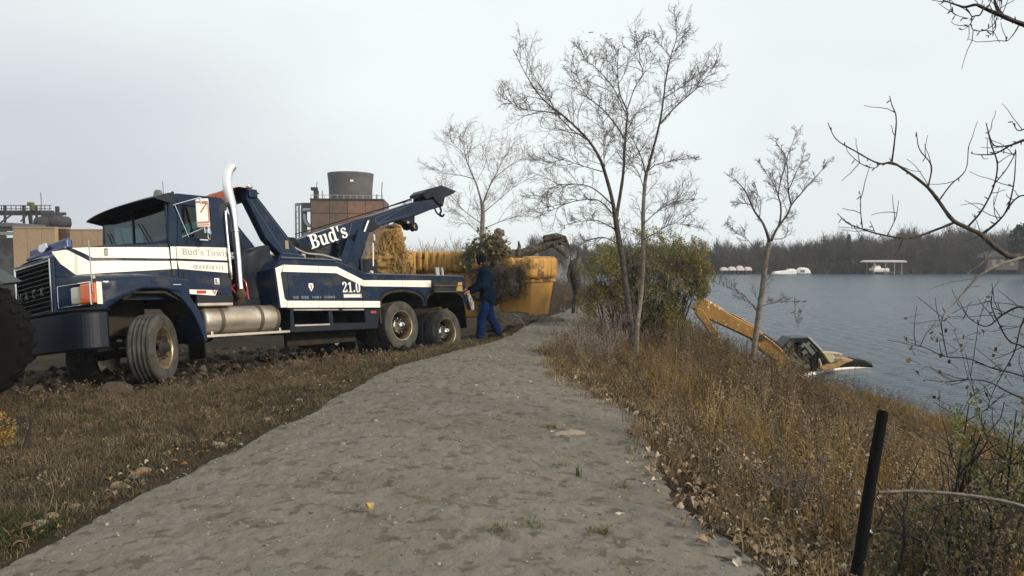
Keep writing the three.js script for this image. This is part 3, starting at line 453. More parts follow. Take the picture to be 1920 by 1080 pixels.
  // pylon: two slanting legs, cross beam, tarp over it
  for (const s of [1, -1]) {
    const z0 = s > 0 ? .42 : -.60, z1 = s > 0 ? .60 : -.42;
    const leg = P('pylon_leg', ext([[1.98, 3.02], [2.02, 3.21], [2.22, 3.22], [2.22, 3.10], [2.80, 2.44], [3.12, 2.02], [2.66, 2.02], [2.33, 2.32]], z0, z1, .015), M.blue, t);
    const f = s > 0 ? .604 : -.60; P('leg_trim', [[2.06, 3.0, 2.66, 2.14], [2.18, 3.07, 3.04, 2.06], [2.66, 2.08, 3.02, 2.06], [2.07, 3.07, 2.17, 3.09]].map(a => beam(V(a[0], a[1], f), V(a[2], a[3], f), .012, .014)), S([.07, .10, .15], .4, .2), leg);
    if (s > 0) P('decal', box(.08, .16, .004, 2.78, 2.24, .602, 0), S([.22, .22, .12], .6), leg);
    P('pylon_foot', ext([[2.5, 1.86], [2.60, 2.05], [3.15, 2.05], [3.25, 1.86]], z0 - .02, z1 + .02, .01), M.blue, leg);
  }
  P('cross_beam', [box(.18, .16, 1.3, 2.10, 3.13, 0, .02)], M.blue, t);
  { const rows = []; for (let i = 0; i <= 14; i++) { const z = .52 - i / 14 * 1.42, r = []; for (let j = 0; j <= 8; j++) { const a = j / 8, x = 1.60 + a * .72, hump = .17 * Math.sin(a * Math.PI) * (1 - .45 * Math.pow(Math.abs(z + .1) / .8, 2)); r.push(V(x + .02 * pn(i * .9, j, 0, 5), 3.10 + hump + .07 * a - .16 * (a < .1 ? 1 : 0) + .03 * (pn(i * .8, j * .9, 0, 6) - .5), z)); } rows.push(r); } P('orange_tarp', grid(rows), M.tarp, t); }
  P('floodlight', [lathe([[0, .02], [.055, .03], [.07, -.03], [.03, -.07]], 14).rotateX(1.57).translate(2.14, 3.30, .5), bar(V(2.14, 3.2, .45), V(2.14, 3.28, .48), .012)], M.chrome, t);
  // boom: base section, raised outer section, head
  const boom = P('boom', ext([[3.30, 2.13], [3.42, 2.46], [3.61, 2.53], [4.83, 2.92], [5.30, 3.03], [5.58, 2.92], [5.40, 2.78], [4.79, 2.585], [3.66, 2.20]], -.25, .25, .02), M.blue, t);
  P('boom_section', ext([[5.12, 2.96], [5.37, 3.075], [6.92, 3.57], [7.55, 3.72], [8.02, 3.80], [8.12, 3.60], [7.62, 3.46], [7.08, 3.27], [5.55, 2.84], [5.3, 2.80]], -.20, .20, .02), M.blue, boom);
  P('boom_trim', [[5.62, 3.08, 6.86, 3.50], [5.62, 3.08, 5.62, 2.92], [5.62, 2.92, 6.96, 3.32], [6.96, 3.32, 6.86, 3.50], [5.66, 2.95, 6.55, 3.38]].map(a => beam(V(a[0], a[1], .203), V(a[2], a[3], .203), .016, .012)).concat([beam(V(4.70, 2.60, .253), V(4.83, 2.88, .253), .016, .012)]), S([.07, .10, .15], .4, .2), boom);
  P('boom_collar', [ext([[5.06, 2.66], [5.30, 3.06], [5.42, 3.09], [5.66, 2.86], [5.44, 2.74]], -.28, .28, .02)], M.blueDark, boom);
  { const g = text("Bud's", .285, .01); g.rotateZ(.30); g.translate(3.66, 2.255, .249); P('lettering', g, M.letter, boom); }
  P('boom_head', ext([[7.36, 3.86], [7.52, 3.97], [8.14, 4.15], [8.72, 4.06], [8.58, 3.98], [8.22, 3.84], [8.10, 3.60], [7.9, 3.62], [7.7, 3.78], [7.46, 3.69], [7.37, 3.76]], -.24, .24, .02), M.blueDark, boom);
  P('sheave', [ext([[6.56, 3.10], [6.70, 3.24], [7.10, 3.32], [7.06, 3.06], [7.0, 2.94], [6.88, 2.95], [6.80, 3.06]], -.12, .12, .015), lathe([[.05, -.05], [.11, -.05], [.09, 0], [.11, .05], [.05, .05]], 16).rotateX(1.57).translate(6.95, 2.98, .16)], M.blueDark, boom);
  P('snatch_block', [box(.07, .06, .05, 6.74, 3.07, .17, .01), new THREE.TorusGeometry(.06, .018, 6, 14).translate(7.0, 2.98, .19)], M.lens, boom);
  P('tow_hook', [tube(smoothPts([V(8.12, 3.62, .1), V(8.16, 3.50, .1), V(8.10, 3.42, .1), V(8.18, 3.36, .1), V(8.26, 3.42, .1)]), .026, 8), tube(smoothPts([V(8.15, 3.62, -.1), V(8.22, 3.5, -.1), V(8.30, 3.46, -.1), V(8.38, 3.42, -.1)]), .022, 6)], M.black, boom);
  P('winch_cable', [bar(V(3.6, 2.62, .12), V(7.46, 3.79, .12), .010), bar(V(3.6, 2.62, -.12), V(7.46, 3.79, -.12), .010), bar(V(5.8, 3.28, .12), V(7.4, 3.82, .14), .016)], M.black, boom);
  P('cable_guide', [box(.05, .10, .34, 7.0, 3.63, 0, .01), box(.04, .05, .05, 7.02, 3.66, .14, .01)], M.chrome, boom);
  for (const s of [1, -1]) {
    const a = s > 0 ? .16 : -.28, b = s > 0 ? .28 : -.16;
    P('boom_strut', [ext([[4.66, 2.56], [4.30, 1.88], [4.56, 1.84], [4.86, 2.46]], a, b, .015), ext([[4.98, 2.76], [5.32, 2.74], [4.82, 1.80], [4.50, 1.84]], a + s * .02, b + s * .02, .015), ext([[4.32, 1.70], [4.34, 2.12], [4.66, 2.20], [4.92, 1.98], [4.88, 1.70]], a - s * .02, b - s * .01, .015)], M.blue, t);
  }
  P('strut_decal', box(.09, .10, .004, 4.55, 2.07, .275, 0), S([.4, .12, .08], .6), t);
  P('strut_rod', bar(V(5.12, 2.70, .31), V(5.28, 2.96, .31), .022, 8), M.stack, t);
  P('winch', [lathe([[0, -.3], [.26, -.3], [.26, -.27], [.15, -.26], [.15, .26], [.26, .27], [.26, .3], [0, .3]], 20).rotateX(1.57).translate(3.45, 2.06, 0), box(.5, .3, .7, 3.15, 1.98, 0, .03), box(.28, .40, .3, 3.2, 2.28, .1, .05)], M.black, t);
  P('hydraulic_hose', [tube(smoothPts([V(3.1, 2.3, .3), V(3.4, 2.16, .34), V(3.9, 2.14, .30), V(4.4, 2.05, .28)]), .022, 6), tube(smoothPts([V(3.2, 1.95, .36), V(3.8, 2.0, .34), V(4.4, 1.92, .3)]), .03, 6)], M.grey, t);
  P('control_console', [box(.7, .14, .3, 3.8, 1.92, .3, .02), box(.1, .22, .1, 3.25, 2.0, .45, .02)], M.grey, t);
  P('lever_light', [bar(V(5.0, 1.9, .6), V(5.05, 2.4, .6), .022, 8), box(.05, .16, .06, 5.1, 2.52, .6, .02)], M.lens, t);
  P('deck_cabinet', box(.5, .5, .5, 5.15, 1.86, .1, .03), M.blueDark, t);
  // tail: boards and under-lift
  P('tail_board', [box(.06, .62, 2.3, 7.44, 1.32, 0, .01)], M.blueDark, t);
  P('under_lift_arm', [ext([[7.36, 1.58], [7.46, 1.58], [7.74, .86], [7.62, .84]], 1.02, 1.12, .01)], S([.05, .06, .16], .5), t);
  P('tow_plate', [ext([[7.46, 1.36], [7.56, 1.33], [7.74, 1.0], [7.72, .84], [7.62, .82]], 1.12, 1.15, .005)], S(0xffffff, .5, .2, { map: blotch([.62, .6, .58], [.25, .14, .12], 8, 63, .4) }), t);
  for (const s of [1, -1]) P('rear_flap', box(.03, .55, .5, 7.36, .70, s * .9, .01), M.rubberBlack, t);
}
// ------------------------------------------------------------------ things around the truck
{ // huge tyre of a machine parked at the left edge
  const c = at(-94, 642, 8.3), t = thing('wheel_loader', 'big black tyre and mudguard of a machine cut off at the left edge', 'loader', V(c.x, c.y - .82, c.z), .35);
  const w = new THREE.Group(); w.name = 'wheel'; w.position.set(0, .82, 0); t.add(w);
  const L = p => lathe(p, 56).rotateX(Math.PI / 2);
  P('tyre', [L([[.42, -.22], [.48, -.30], [.68, -.32], [.78, -.28], [.80, -.2], [.80, .2], [.78, .28], [.68, .32], [.48, .30], [.42, .22]]), ...Array.from({ length: 26 }, (_, i) => [1, -1].map(s => { const g = box(.30, .05, .07, 0, 0, 0, .01); g.rotateY(s * .5); g.translate(0, .805, s * .15); g.rotateX(0); g.rotateZ(0); const a = (i + (s > 0 ? .5 : 0)) / 26 * 6.283; const q = box(.07, .03, .30, 0, .80, s * .14, .01); q.rotateZ(a); return q; })).flat()], M.rubberBlack, w);
  P('rim', L([[0, .10], [.16, .10], [.20, .05], [.36, .02], [.40, .2], [.44, .22], [.44, .18], [.40, -.2], [0, -.2]]), M.under, w);
  P('mudguard', ext([[-.95, .95], [-.80, 1.45], [-.35, 1.72], [.30, 1.72], [.62, 1.50], [.66, 1.53], [.32, 1.77], [-.38, 1.77], [-.85, 1.49], [-1.0, .96]], -.36, .30, .01), S([.035, .045, .055], .7), t);
  P('frame', [box(1.6, .6, .8, -1.3, 1.1, -.3, .03), box(.5, .3, .9, -.2, .8, -.6, .02)], M.black, t);
}
{ // person at the truck's tail, walking to the left, seen from the side
  const f = at(912, 646, 14.9), y0 = pathY(f.x, f.z);
  const p = thing('person', 'person in dark blue jacket, blue trousers and dark cap, bending at the tow truck tail', 'person', V(f.x, y0, f.z), .12);
  const Lg = { hip: [.02, .90, .09], knee: [-.10, .49, .10], ank: [-.15, .09, .10] }, Rg = { hip: [.03, .90, -.09], knee: [.09, .50, -.09], ank: [.27, .13, -.09] };
  const b = (a, c, r1, r2) => [...a, ...c, r1, r2];
  const chest = [-.03, 1.32, 0], neck = [-.07, 1.50, 0], head = [-.125, 1.645, 0];
  const legs = [b(Lg.hip, Lg.knee, .085, .058), b(Lg.knee, Lg.ank, .055, .04), b(Rg.hip, Rg.knee, .085, .058), b(Rg.knee, Rg.ank, .055, .04)];
  const arms = [b([-.05, 1.42, .19], [-.10, 1.14, .24], .05, .043), b([-.10, 1.14, .24], [-.33, 1.02, .20], .042, .03), b([-.05, 1.42, -.19], [-.14, 1.15, -.23], .05, .043), b([-.14, 1.15, -.23], [-.36, 1.05, -.16], .042, .03)];
  const hand = (w, s) => { const k = [b(w, [w[0] - .07, w[1] - .01, w[2]], .027, .03)]; for (let i = 0; i < 4; i++) { const z = w[2] + (i - 1.5) * .018, L = [.07, .08, .076, .06][i], a = [w[0] - .085, w[1] - .012, z], m = [a[0] - L * .6, a[1] - .015, z]; k.push(b(a, m, .009, .008), b(m, [m[0] - L * .3, m[1] - .03, z], .008, .007)); } k.push(b([w[0] - .03, w[1], w[2] + s * .03], [w[0] - .09, w[1] - .02, w[2] + s * .055], .010, .008)); return k; };
  const torso = [b([.03, .92, .05], [-.02, 1.15, .06], .12, .125), b([.03, .92, -.05], [-.02, 1.15, -.06], .12, .125), b([-.02, 1.15, 0], chest, .14, .15), b(chest, [-.05, 1.42, .12], .15, .08), b(chest, [-.05, 1.42, -.12], .15, .08), b(neck, [-.11, 1.58, 0], .055, .055)];
  const face = [b(head, [-.15, 1.66, 0], .10, .10), b([-.165, 1.60, 0], [-.20, 1.57, 0], .065, .05), b([-.232, 1.63, 0], [-.255, 1.605, 0], .012, .014), b([-.12, 1.64, .092], [-.115, 1.61, .092], .02, .014), b([-.12, 1.64, -.092], [-.115, 1.61, -.092], .02, .014), b([-.215, 1.665, -.045], [-.215, 1.665, .045], .02, .02), b([-.225, 1.575, -.02], [-.225, 1.575, .02], .014, .014)];
  const feet = [b([-.13, .07, .10], [-.33, .045, .10], .045, .04), b([.29, .10, -.09], [.10, .05, -.09], .045, .04)];
  const skin = S([.36, .17, .10], .7), cloth = (c, s) => new THREE.MeshPhysicalMaterial({ color: 0xffffff, roughness: 1, specularIntensity: .08, map: blotch(c, c.map(v => v * .62), 5, s, .7), bumpMap: bumpMid, bumpScale: .02 });
  const bodyG = [limbs([...legs, ...torso, ...arms], .02, .05), limbs([...face, b([-.11, 1.57, 0], head, .055, .075)], .008, .02)];
  for (const [w, s] of [[[-.33, 1.02, .20], -1], [[-.36, 1.05, -.16], 1]]) bodyG.push(limbs(hand(w, s), .004, .012));
  P('body', bodyG, skin, p);
  P('eye', [new THREE.SphereGeometry(.011, 8, 6).translate(-.238, 1.645, .034), new THREE.SphereGeometry(.011, 8, 6).translate(-.238, 1.645, -.034)], M.black, p);
  P('jacket', limbs([...torso.slice(0, 5), ...arms, b([.04, .86, .05], [.03, .92, .06], .14, .125), b([.04, .86, -.05], [.03, .92, -.06], .14, .125), b([-.055, 1.44, -.05], [-.055, 1.44, .05], .08, .08)], .017, .06, .025, .03), cloth([.005, .015, .030], 201), p);
  P('trousers', limbs([b(Lg.hip, Lg.knee, .09, .07), b(Lg.knee, [-.15, .07, .10], .072, .068), b(Rg.hip, Rg.knee, .09, .07), b(Rg.knee, [.26, .15, -.09], .072, .066), b([.03, .90, .05], [.03, .90, -.05], .12, .12)], .017, .04, .022, .03), cloth([.007, .022, .085], 203), p);
  P('cap', [limbs([b([-.125, 1.67, 0], [-.115, 1.705, 0], .118, .108)], .012, .02), limbs([b([-.22, 1.675, -.04], [-.285, 1.655, -.03], .012, .008), b([-.22, 1.675, .04], [-.285, 1.655, .03], .012, .008), b([-.22, 1.675, 0], [-.295, 1.652, 0], .012, .008)], .008, .03)], cloth([.006, .008, .016], 207), p);
  P('hair', limbs([b([-.06, 1.60, .05], [-.06, 1.60, -.05], .05, .05)], .012, .03), S([.03, .02, .015], .9), p);
  for (const q of feet) P('shoe', limbs([q, b([q[0] + .01, q[1] + .04, q[2]], [q[0] - .02, q[1], q[2]], .048, .048)], .014, .03, .012), M.black, p);
}
{ // muddy yellow machine behind the truck
  const O = at(830, 600, 20), k = 20 / FOC, X = px => (px - 830) * k, Y = py => (600 - py) * k;
  const t = thing('yellow_machine', 'muddy yellow steel machine hull with ribbed side and flared bow, standing behind the tow truck', 'machine', O);
  const ribbed = (x0, x1, y0, y1, z0, z1, n, s) => { const rows = []; for (let i = 0; i <= n; i++) { const x = lerp(x0, x1, i / n), r = []; for (let j = 0; j <= 22; j++) { const a = j / 22 * Math.PI, w = .035 * (fbm(x * 3.2, j * .35, 0, s, 4) - .5) * 2 - .03 * ss(.62, .8, pn(x * 5, j * .12, 0, s + 3)); r.push(V(x, lerp(y0, y1, .5) + (y1 - y0) / 2 * (Math.sign(-Math.cos(a)) * Math.pow(Math.abs(Math.cos(a)), .6)) + w * .6, z0 + (z1 - z0) * Math.pow(Math.sin(a), .45) + w)); } rows.push(r); } return grid(rows); };
  P('hull', [ribbed(X(690), X(928), Y(513), Y(471), -.45, .12, 120, 5), box(3.6, 1.3, .9, X(808), Y(513) - .62, -.42, .06)], M.yellow, t);
  for (let i = 0; i < 13; i++) { const px = 764 + i * 12.5 + rr(-3, 3), w = rr(.05, .12); P('rib', grid(Array.from({ length: 3 }, (_, a) => Array.from({ length: 13 }, (_, j) => { const q = j / 12 * Math.PI; return V(X(px) + (a - 1) * w / 2 + .015 * (pn(j * .6, i, 0, 5) - .5), Y(492) - .325 * Math.sign(Math.cos(q)) * Math.pow(Math.abs(Math.cos(q)), .6), -.30 + (.475 + (a === 1 ? .03 : 0)) * Math.pow(Math.sin(q), .45)); }))), M.yellow, t); }
  for (const px of [772, 790, 795, 826, 834]) P('hull_seam', box(.035, .60, .03, X(px), Y(495), .10 - .01, .008), M.rust, t);
  // bow block: corner turned to us, padded rim on top
  const bow = new THREE.Group(); bow.name = 'bow'; bow.position.set(X(983), Y(586), .40); bow.scale.set(1.12, 1.06, 1.1); bow.rotation.y = -.62; t.add(bow);
  const taper = (pts, y0, y1, s0, s1) => { const g = new THREE.BoxGeometry(pts[0], y1 - y0, pts[1], 12, 8, 12), p = g.attributes.position; for (let i = 0; i < p.count; i++) { const q = (p.getY(i) / (y1 - y0) + .5), s = lerp(s0, s1, q); p.setXYZ(i, p.getX(i) * s, p.getY(i) + (y0 + y1) / 2, p.getZ(i) * s); } g.computeVertexNormals(); return g; };
  P('bow_side', taper([1.08, 1.02], 0, .86, .82, 1), M.yellowClean, bow);
  P('bow_rim', [field((x, y, z) => { const qx = Math.abs(x) - .50, qz = Math.abs(z) - .46, qy = Math.abs(y - 1.22) - .14; const d = Math.hypot(Math.max(qx, 0), Math.max(qy, 0), Math.max(qz, 0)) - .16; return d - .030 * (fbm(x * 6 + z * 6, y * 1.2, 0, 8, 3) - .5) * 2 + .045 * ss(.60, .78, pn((x - z) * 4.5, y * .8, 0, 9)); }, [-.8, .8, -.8], [.8, 1.65, .8], .022)], M.yellow, bow);
  P('rim_ledge', [taper([1.16, 1.1], .86, .91, 1, 1), taper([1.13, 1.07], .95, 1.0, 1, 1), taper([1.10, 1.04], .90, .96, 1, 1)], M.yellow, bow);
  // brush and mud hanging over the bow
  const mudLump = (c, r, cell, s, a = .35) => field((x, y, z) => Math.hypot((x - c[0]) / r[0], (y - c[1]) / r[1], (z - c[2]) / r[2]) - 1 + a * 2 * (fbm(x * 5 + z * 3, y * 5 + z * 2, 0, s, 4) - .5), [c[0] - r[0] * 1.4, c[1] - r[1] * 1.4, c[2] - r[2] * 1.4], [c[0] + r[0] * 1.4, c[1] + r[1] * 1.4, c[2] + r[2] * 1.4], cell);
  P('mud_cake', [mudLump([X(965), Y(525), 1.02], [.22, .42, .12], .025, 61, .6), mudLump([X(938), Y(505), .75], [.20, .30, .2], .025, 62, .6), mudLump([X(978), Y(508), 1.0], [.16, .12, .1], .02, 63, .6)], M.mud, t);
  P('straw_mud', [mudLump([X(738), Y(468), .1], [.34, .60, .32], .03, 71, .55), mudLump([X(745), Y(440), .05], [.17, .45, .2], .026, 72, .5), mudLump([X(725), Y(498), .25], [.52, .40, .3], .03, 73, .5), mudLump([X(762), Y(500), .15], [.3, .42, .3], .03, 74, .4), mudLump([X(677), Y(512), .2], [.24, .22, .2], .026, 75, .5)], M.mudYellow, t);
  { const g = []; for (let i = 0; i < 1500; i++) { const y0 = rr(0, 1), px = 738 + rr(-1, 1) * lerp(46, 12, y0), c = V(X(px), lerp(Y(510), Y(432), y0), .12 + rr(-.05, .30)); g.push(tube([c, c.clone().add(V(rr(-.07, .07), rr(-.02, .08), rr(.0, .1))), c.clone().add(V(rr(-.14, .14), rr(-.26, -.05), rr(.02, .14)))], [.012, .005], 3)); }
    stuff(P('straw', g, S([.46, .30, .11], .9), t)); }
  { const g = []; for (let i = 0; i < 420; i++) { const c = V(X(962 + rr(-34, 26)), Y(lerp(495, 545, rnd())), 1.05 + rr(-.25, .1)); g.push(tube([c, c.clone().add(V(rr(-.1, .1), rr(-.12, .05), rr(.0, .1))), c.clone().add(V(rr(-.16, .16), rr(-.35, -.05), rr(.0, .12)))], [.012, .004], 3)); }
    stuff(P('roots', g, M.bark, t)); }
  P('wet_mud', mudLump([X(740), Y(428), .05], [.22, .10, .2], .02, 76, .6), M.mud, t);
  // heap of brown brush lying on it and rubble under the bow
  const h = thing('brush_heap', 'heap of dark brown brush and soil piled on the yellow machine behind the person', 'brush heap', O.clone());
  P('soil', [mudLump([X(927), Y(470), .1], [.34, .52, .35], .025, 81, .55), mudLump([X(898), Y(485), .2], [.42, .32, .35], .025, 82, .55), mudLump([X(917), Y(530), .5], [.42, .85, .3], .03, 83, .5)], M.mud, h);
  { const g = [], lf = []; for (let i = 0; i < 620; i++) { const a = rnd() * 6.28, q = Math.sqrt(rnd()), c = V(X(916 + Math.cos(a) * q * 40), Y(486 + Math.sin(a) * q * 46), rr(.2, .85)); g.push(tube([c, c.clone().add(V(rr(-.15, .15), rr(-.1, .15), rr(-.1, .2))), c.clone().add(V(rr(-.3, .3), rr(-.25, .25), rr(-.15, .3)))], [.010, .004], 3)); lf.push(new THREE.PlaneGeometry(.06, .09).rotateX(rr(0, 3)).rotateY(rr(0, 3)).translate(c.x + rr(-.2, .2), c.y + rr(-.1, .25), c.z + rr(0, .2))); }
    stuff(P('twigs', g, M.twig, h)); stuff(P('dead_leaves', lf, S([.13, .115, .035], .9, 0, { side: 2 }), h)); }
  const r = thing('rubble_heap', 'low heap of dark earth and clods under the yellow bow beside the path', 'earth heap', at(965, 612, 18.8));
  P('soil', [mudLump([0, .05, 0], [.75, .30, .5], .035, 91, .5), mudLump([.75, .0, -.1], [.6, .26, .4], .035, 92, .5), mudLump([-.5, .12, .1], [.4, .28, .3], .03, 93, .5)], M.mud, r);
  { const tw = []; for (let i = 0; i < 60; i++) { const c = V(rr(-.7, 1.2), rr(.1, .3), rr(0, .5)); tw.push(tube([c, c.clone().add(V(rr(-.2, .3), rr(-.1, .2), rr(-.1, .2)))], [.009, .004], 3)); } stuff(P('twigs', tw, M.twigPale, r)); }
}
{ // dead log reaching out of the heap, and a dark snag
  const L = thing('dead_log', 'grey broken log jutting out of the brush heap above the yellow bow', 'log', at(968, 480, 19.6));
  const k = 19.6 / FOC, q = (x, y, z = 0) => V((x - 968) * k, (480 - y) * k, z);
  const knob = g => { const p = g.attributes.position; for (let i = 0; i < p.count; i++) { const x = p.getX(i), y = p.getY(i), z = p.getZ(i), n = .045 * (fbm(x * 5 + z * 3, y * 9, 0, 7, 3) - .5); p.setXYZ(i, x + n * .3, y + n, z + n); } g.computeVertexNormals(); return g; };
  P('trunk', knob(tube(smoothPts([q(930, 480), q(968, 478), q(1000, 468), q(1025, 459), q(1058, 449)], 8), Array.from({ length: 33 }, (_, i) => .19 - .075 * Math.sqrt(i / 32)), 12)), M.deadWood, L);
  P('broken_end', [knob(tube(smoothPts([q(1018, 450, .1), q(1035, 444, .12), q(1060, 444, .1)], 5), [.06, .11, .10, .09, .09, .09, .09, .09, .07, .05, .03], 10)), tube([q(1058, 444), q(1064, 456), q(1071, 470)], [.06, .02], 6), tube([q(1050, 456, .1), q(1058, 458, .1), q(1063, 462, .1)], [.05, .02], 6)], M.deadWood, L);
  P('branch', knob(tube(smoothPts([q(1036, 458, .05), q(1050, 468, .05), q(1064, 482, .05)], 5), [.10, .06], 9)), M.deadWood, L); P('branch', tube([q(970, 478, .1), q(974, 462, .1), q(972, 452, .1)], [.08, .02], 6), M.deadWood, L);
  const b = at(1078, 583, 21.5), kk = 21.5 / FOC, s = thing('dead_snag', 'dark broken tree snag standing left of the olive bush', 'tree snag', b);
  const w = (x, y, z = 0) => V((x - 1078) * kk, (583 - y) * kk, z);
  P('trunk', [knob(tube(smoothPts([w(1077, 600), w(1078, 575), w(1082, 548), w(1078, 520), w(1075, 500), w(1079, 486)], 6), [.10, .09, .09, .09, .10, .10, .11, .11, .12, .12, .13, .13, .14, .14, .15, .16, .17, .17, .18, .18, .19, .19, .19, .18, .17, .16, .15, .14, .12, .09, .05], 12))], S(0xffffff, .95, 0, { map: blotch([.016, .015, .016], [.06, .056, .054], 10, 95, .4), bumpMap: bumpFine, bumpScale: .04 }), s);
  for (const g of [tube([w(1068, 505, .1), w(1064, 515, .1), w(1067, 530, .12)], [.06, .03], 6), tube([w(1080, 490), w(1084, 480), w(1083, 470)], [.05, .015], 6), tube([w(1074, 500), w(1069, 488), w(1070, 478)], [.04, .01], 5)]) P('branch', g, M.bark, s);
}
{ // sunken excavator and the floating boom around it
  const d = 21.2, O = at(1480, 706, d), k = d / FOC, q = (x, y) => [(x - 1480) * k, (706 - y) * k];
  O.y = WATER;
  const t = thing('sunken_excavator', 'orange excavator sunk in the lake, only its long arm and dark cab above water', 'excavator', O, 0);
  P('arm', ext([q(1318, 560), q(1340, 572), q(1362, 587), q(1418, 617), q(1440, 635), q(1465, 655), q(1484, 677), q(1486, 702), q(1458, 702), q(1455, 679), q(1425, 658), q(1416, 642), q(1375, 622), q(1325, 600), q(1300, 580)], -.55, -.05, .04), M.orange, t);
  P('arm_plate', [[1325, 565, 1358, 584], [1375, 592, 1418, 616]].map(a => { const A = q(a[0], a[1]), B = q(a[2], a[3]); return beam(V(A[0], A[1] + .01, -.3), V(B[0], B[1] + .01, -.3), .36, .03); }), S(0xffffff, .7, 0, { map: blotch([.55, .40, .26], [.33, .17, .06], 6, 131, .5, .4, .6) }), t);
  P('arm_pin', [[1478, 690], [1428, 636]].map(a => { const c = q(...a); return new THREE.CylinderGeometry(.10, .10, .58, 16).rotateX(1.57).translate(c[0], c[1], -.3); }), M.rust, t);
  P('stick', ext([q(1298, 578), q(1308, 580), q(1322, 600), q(1338, 624), q(1347, 650), q(1340, 655), q(1328, 632), q(1312, 608), q(1296, 588)], .25, .45, .02), M.orange, t);
  P('hydraulic_pipe', [tube([...[[1430, 628], [1452, 642], [1470, 660], [1480, 668]].map(a => { const c = q(...a); return V(c[0], c[1], .0); })], .022, 6)], M.black, t);
  const cab = P('cab', [ext([q(1467, 656), q(1486, 637), q(1519, 636), q(1545, 662), q(1560, 684), q(1546, 689), q(1538, 683), q(1536, 700), q(1500, 706), q(1487, 704), q(1484, 680), q(1474, 668)], -.9, -.15, .03, [[q(1488, 645), q(1500, 642), q(1506, 652), q(1496, 656)], [q(1500, 664), q(1508, 660), q(1516, 672), q(1510, 678)], [q(1522, 672), q(1530, 668), q(1534, 684), q(1526, 686)]])], M.blueDark, t);
  const tilt = (cx, cy, w, h, a, z, dz = .04) => { const c = q(cx, cy), g = box(w, h, dz, 0, 0, 0, .015); g.rotateZ(a); g.translate(c[0], c[1], z); return g; };
  P('cab_back', ext([q(1474, 660), q(1488, 642), q(1518, 640), q(1550, 684), q(1534, 697), q(1492, 700)], -.95, -.9, .01), S([.02, .022, .018], .9), cab);
  P('cab_panel', tilt(1522, 656, .22, .42, .72, -.12), S([.13, .15, .135], .6), cab);
  P('cab_panel', tilt(1495, 679, .26, .46, .72, -.12), S([.12, .13, .115], .6), cab);
  P('cab_panel', tilt(1477, 655, .12, .50, -.72, -.12), S([.07, .085, .08], .6), cab);
  P('cab_frame', [tilt(1505, 668, .06, .75, .70, -.10), tilt(1486, 664, .05, .55, .70, -.10), tilt(1535, 665, .05, .72, .72, -.10), tilt(1500, 643, .5, .06, .1, -.10), tilt(1515, 690, .5, .07, .5, -.1), tilt(1510, 660, .16, .1, .6, -.08), tilt(1525, 690, .06, .5, .1, -.08)], M.black, cab);
  P('cab_gear', [tilt(1508, 663, .14, .12, .7, -.06, .1), tilt(1513, 690, .16, .12, .3, -.06, .1), tilt(1506, 650, .1, .16, -.7, -.06, .1)], S([.13, .14, .12], .7), cab);
  P('edge_strip', [tilt(1530, 648, .05, .60, .78, -.10, .08), tilt(1539, 684, .06, .30, .30, -.06, .08)], S([.42, .42, .34], .6), cab);
  P('engine_cover', [ext([q(1540, 662), q(1562, 668), q(1568, 678), q(1556, 683), q(1552, 680)], -.6, .05, .02)], S([.48, .43, .26], .6), t);
  P('hatch', [tilt(1560, 665, .62, .03, -.06, -.2, .5), tilt(1573, 667, .10, .05, 0, .05, .1), tilt(1576, 674, .12, .05, .1, .05, .2), tilt(1570, 674, .2, .04, .1, .04, .1)], S([.42, .30, .21], .7), t);
  P('deck_plate', ext([q(1536, 692), q(1550, 685), q(1580, 678), q(1600, 677), q(1580, 690), q(1545, 698)], -.7, .02, .02), S(0xffffff, .7, 0, { map: blotch([.40, .26, .12], [.30, .17, .06], 5, 133, .6) }), t);
  P('black_sheet', [ext([q(1568, 692), q(1584, 682), q(1604, 676), q(1622, 678), q(1634, 684), q(1637, 691), q(1632, 691), q(1600, 690)], -.5, .06, .05)], M.black, t);
  const f = thing('floating_boom', 'long white floating boom lying on the water in front of the sunken excavator', 'floating boom', O);
  const pts = [[1470, 707], [1485, 707], [1500, 708], [1512, 704], [1530, 699], [1550, 695], [1575, 691], [1600, 689], [1632, 687]].map(a => { const v = at(a[0], a[1], d); const s = (EYE - WATER - .03) / (EYE - v.y); return V(v.x * s - O.x, WATER + .03 - O.y, v.z * s - O.z); });
  P('float', [tube(smoothPts(pts, 5), .075, 8)], M.white, f);
  for (let i = 1; i < 8; i++) P('collar', tube([pts[i].clone().add(V(-.02, 0, 0)), pts[i].clone().add(V(.02, 0, 0))], .083, 8), S([.55, .52, .46], .7), f);
}
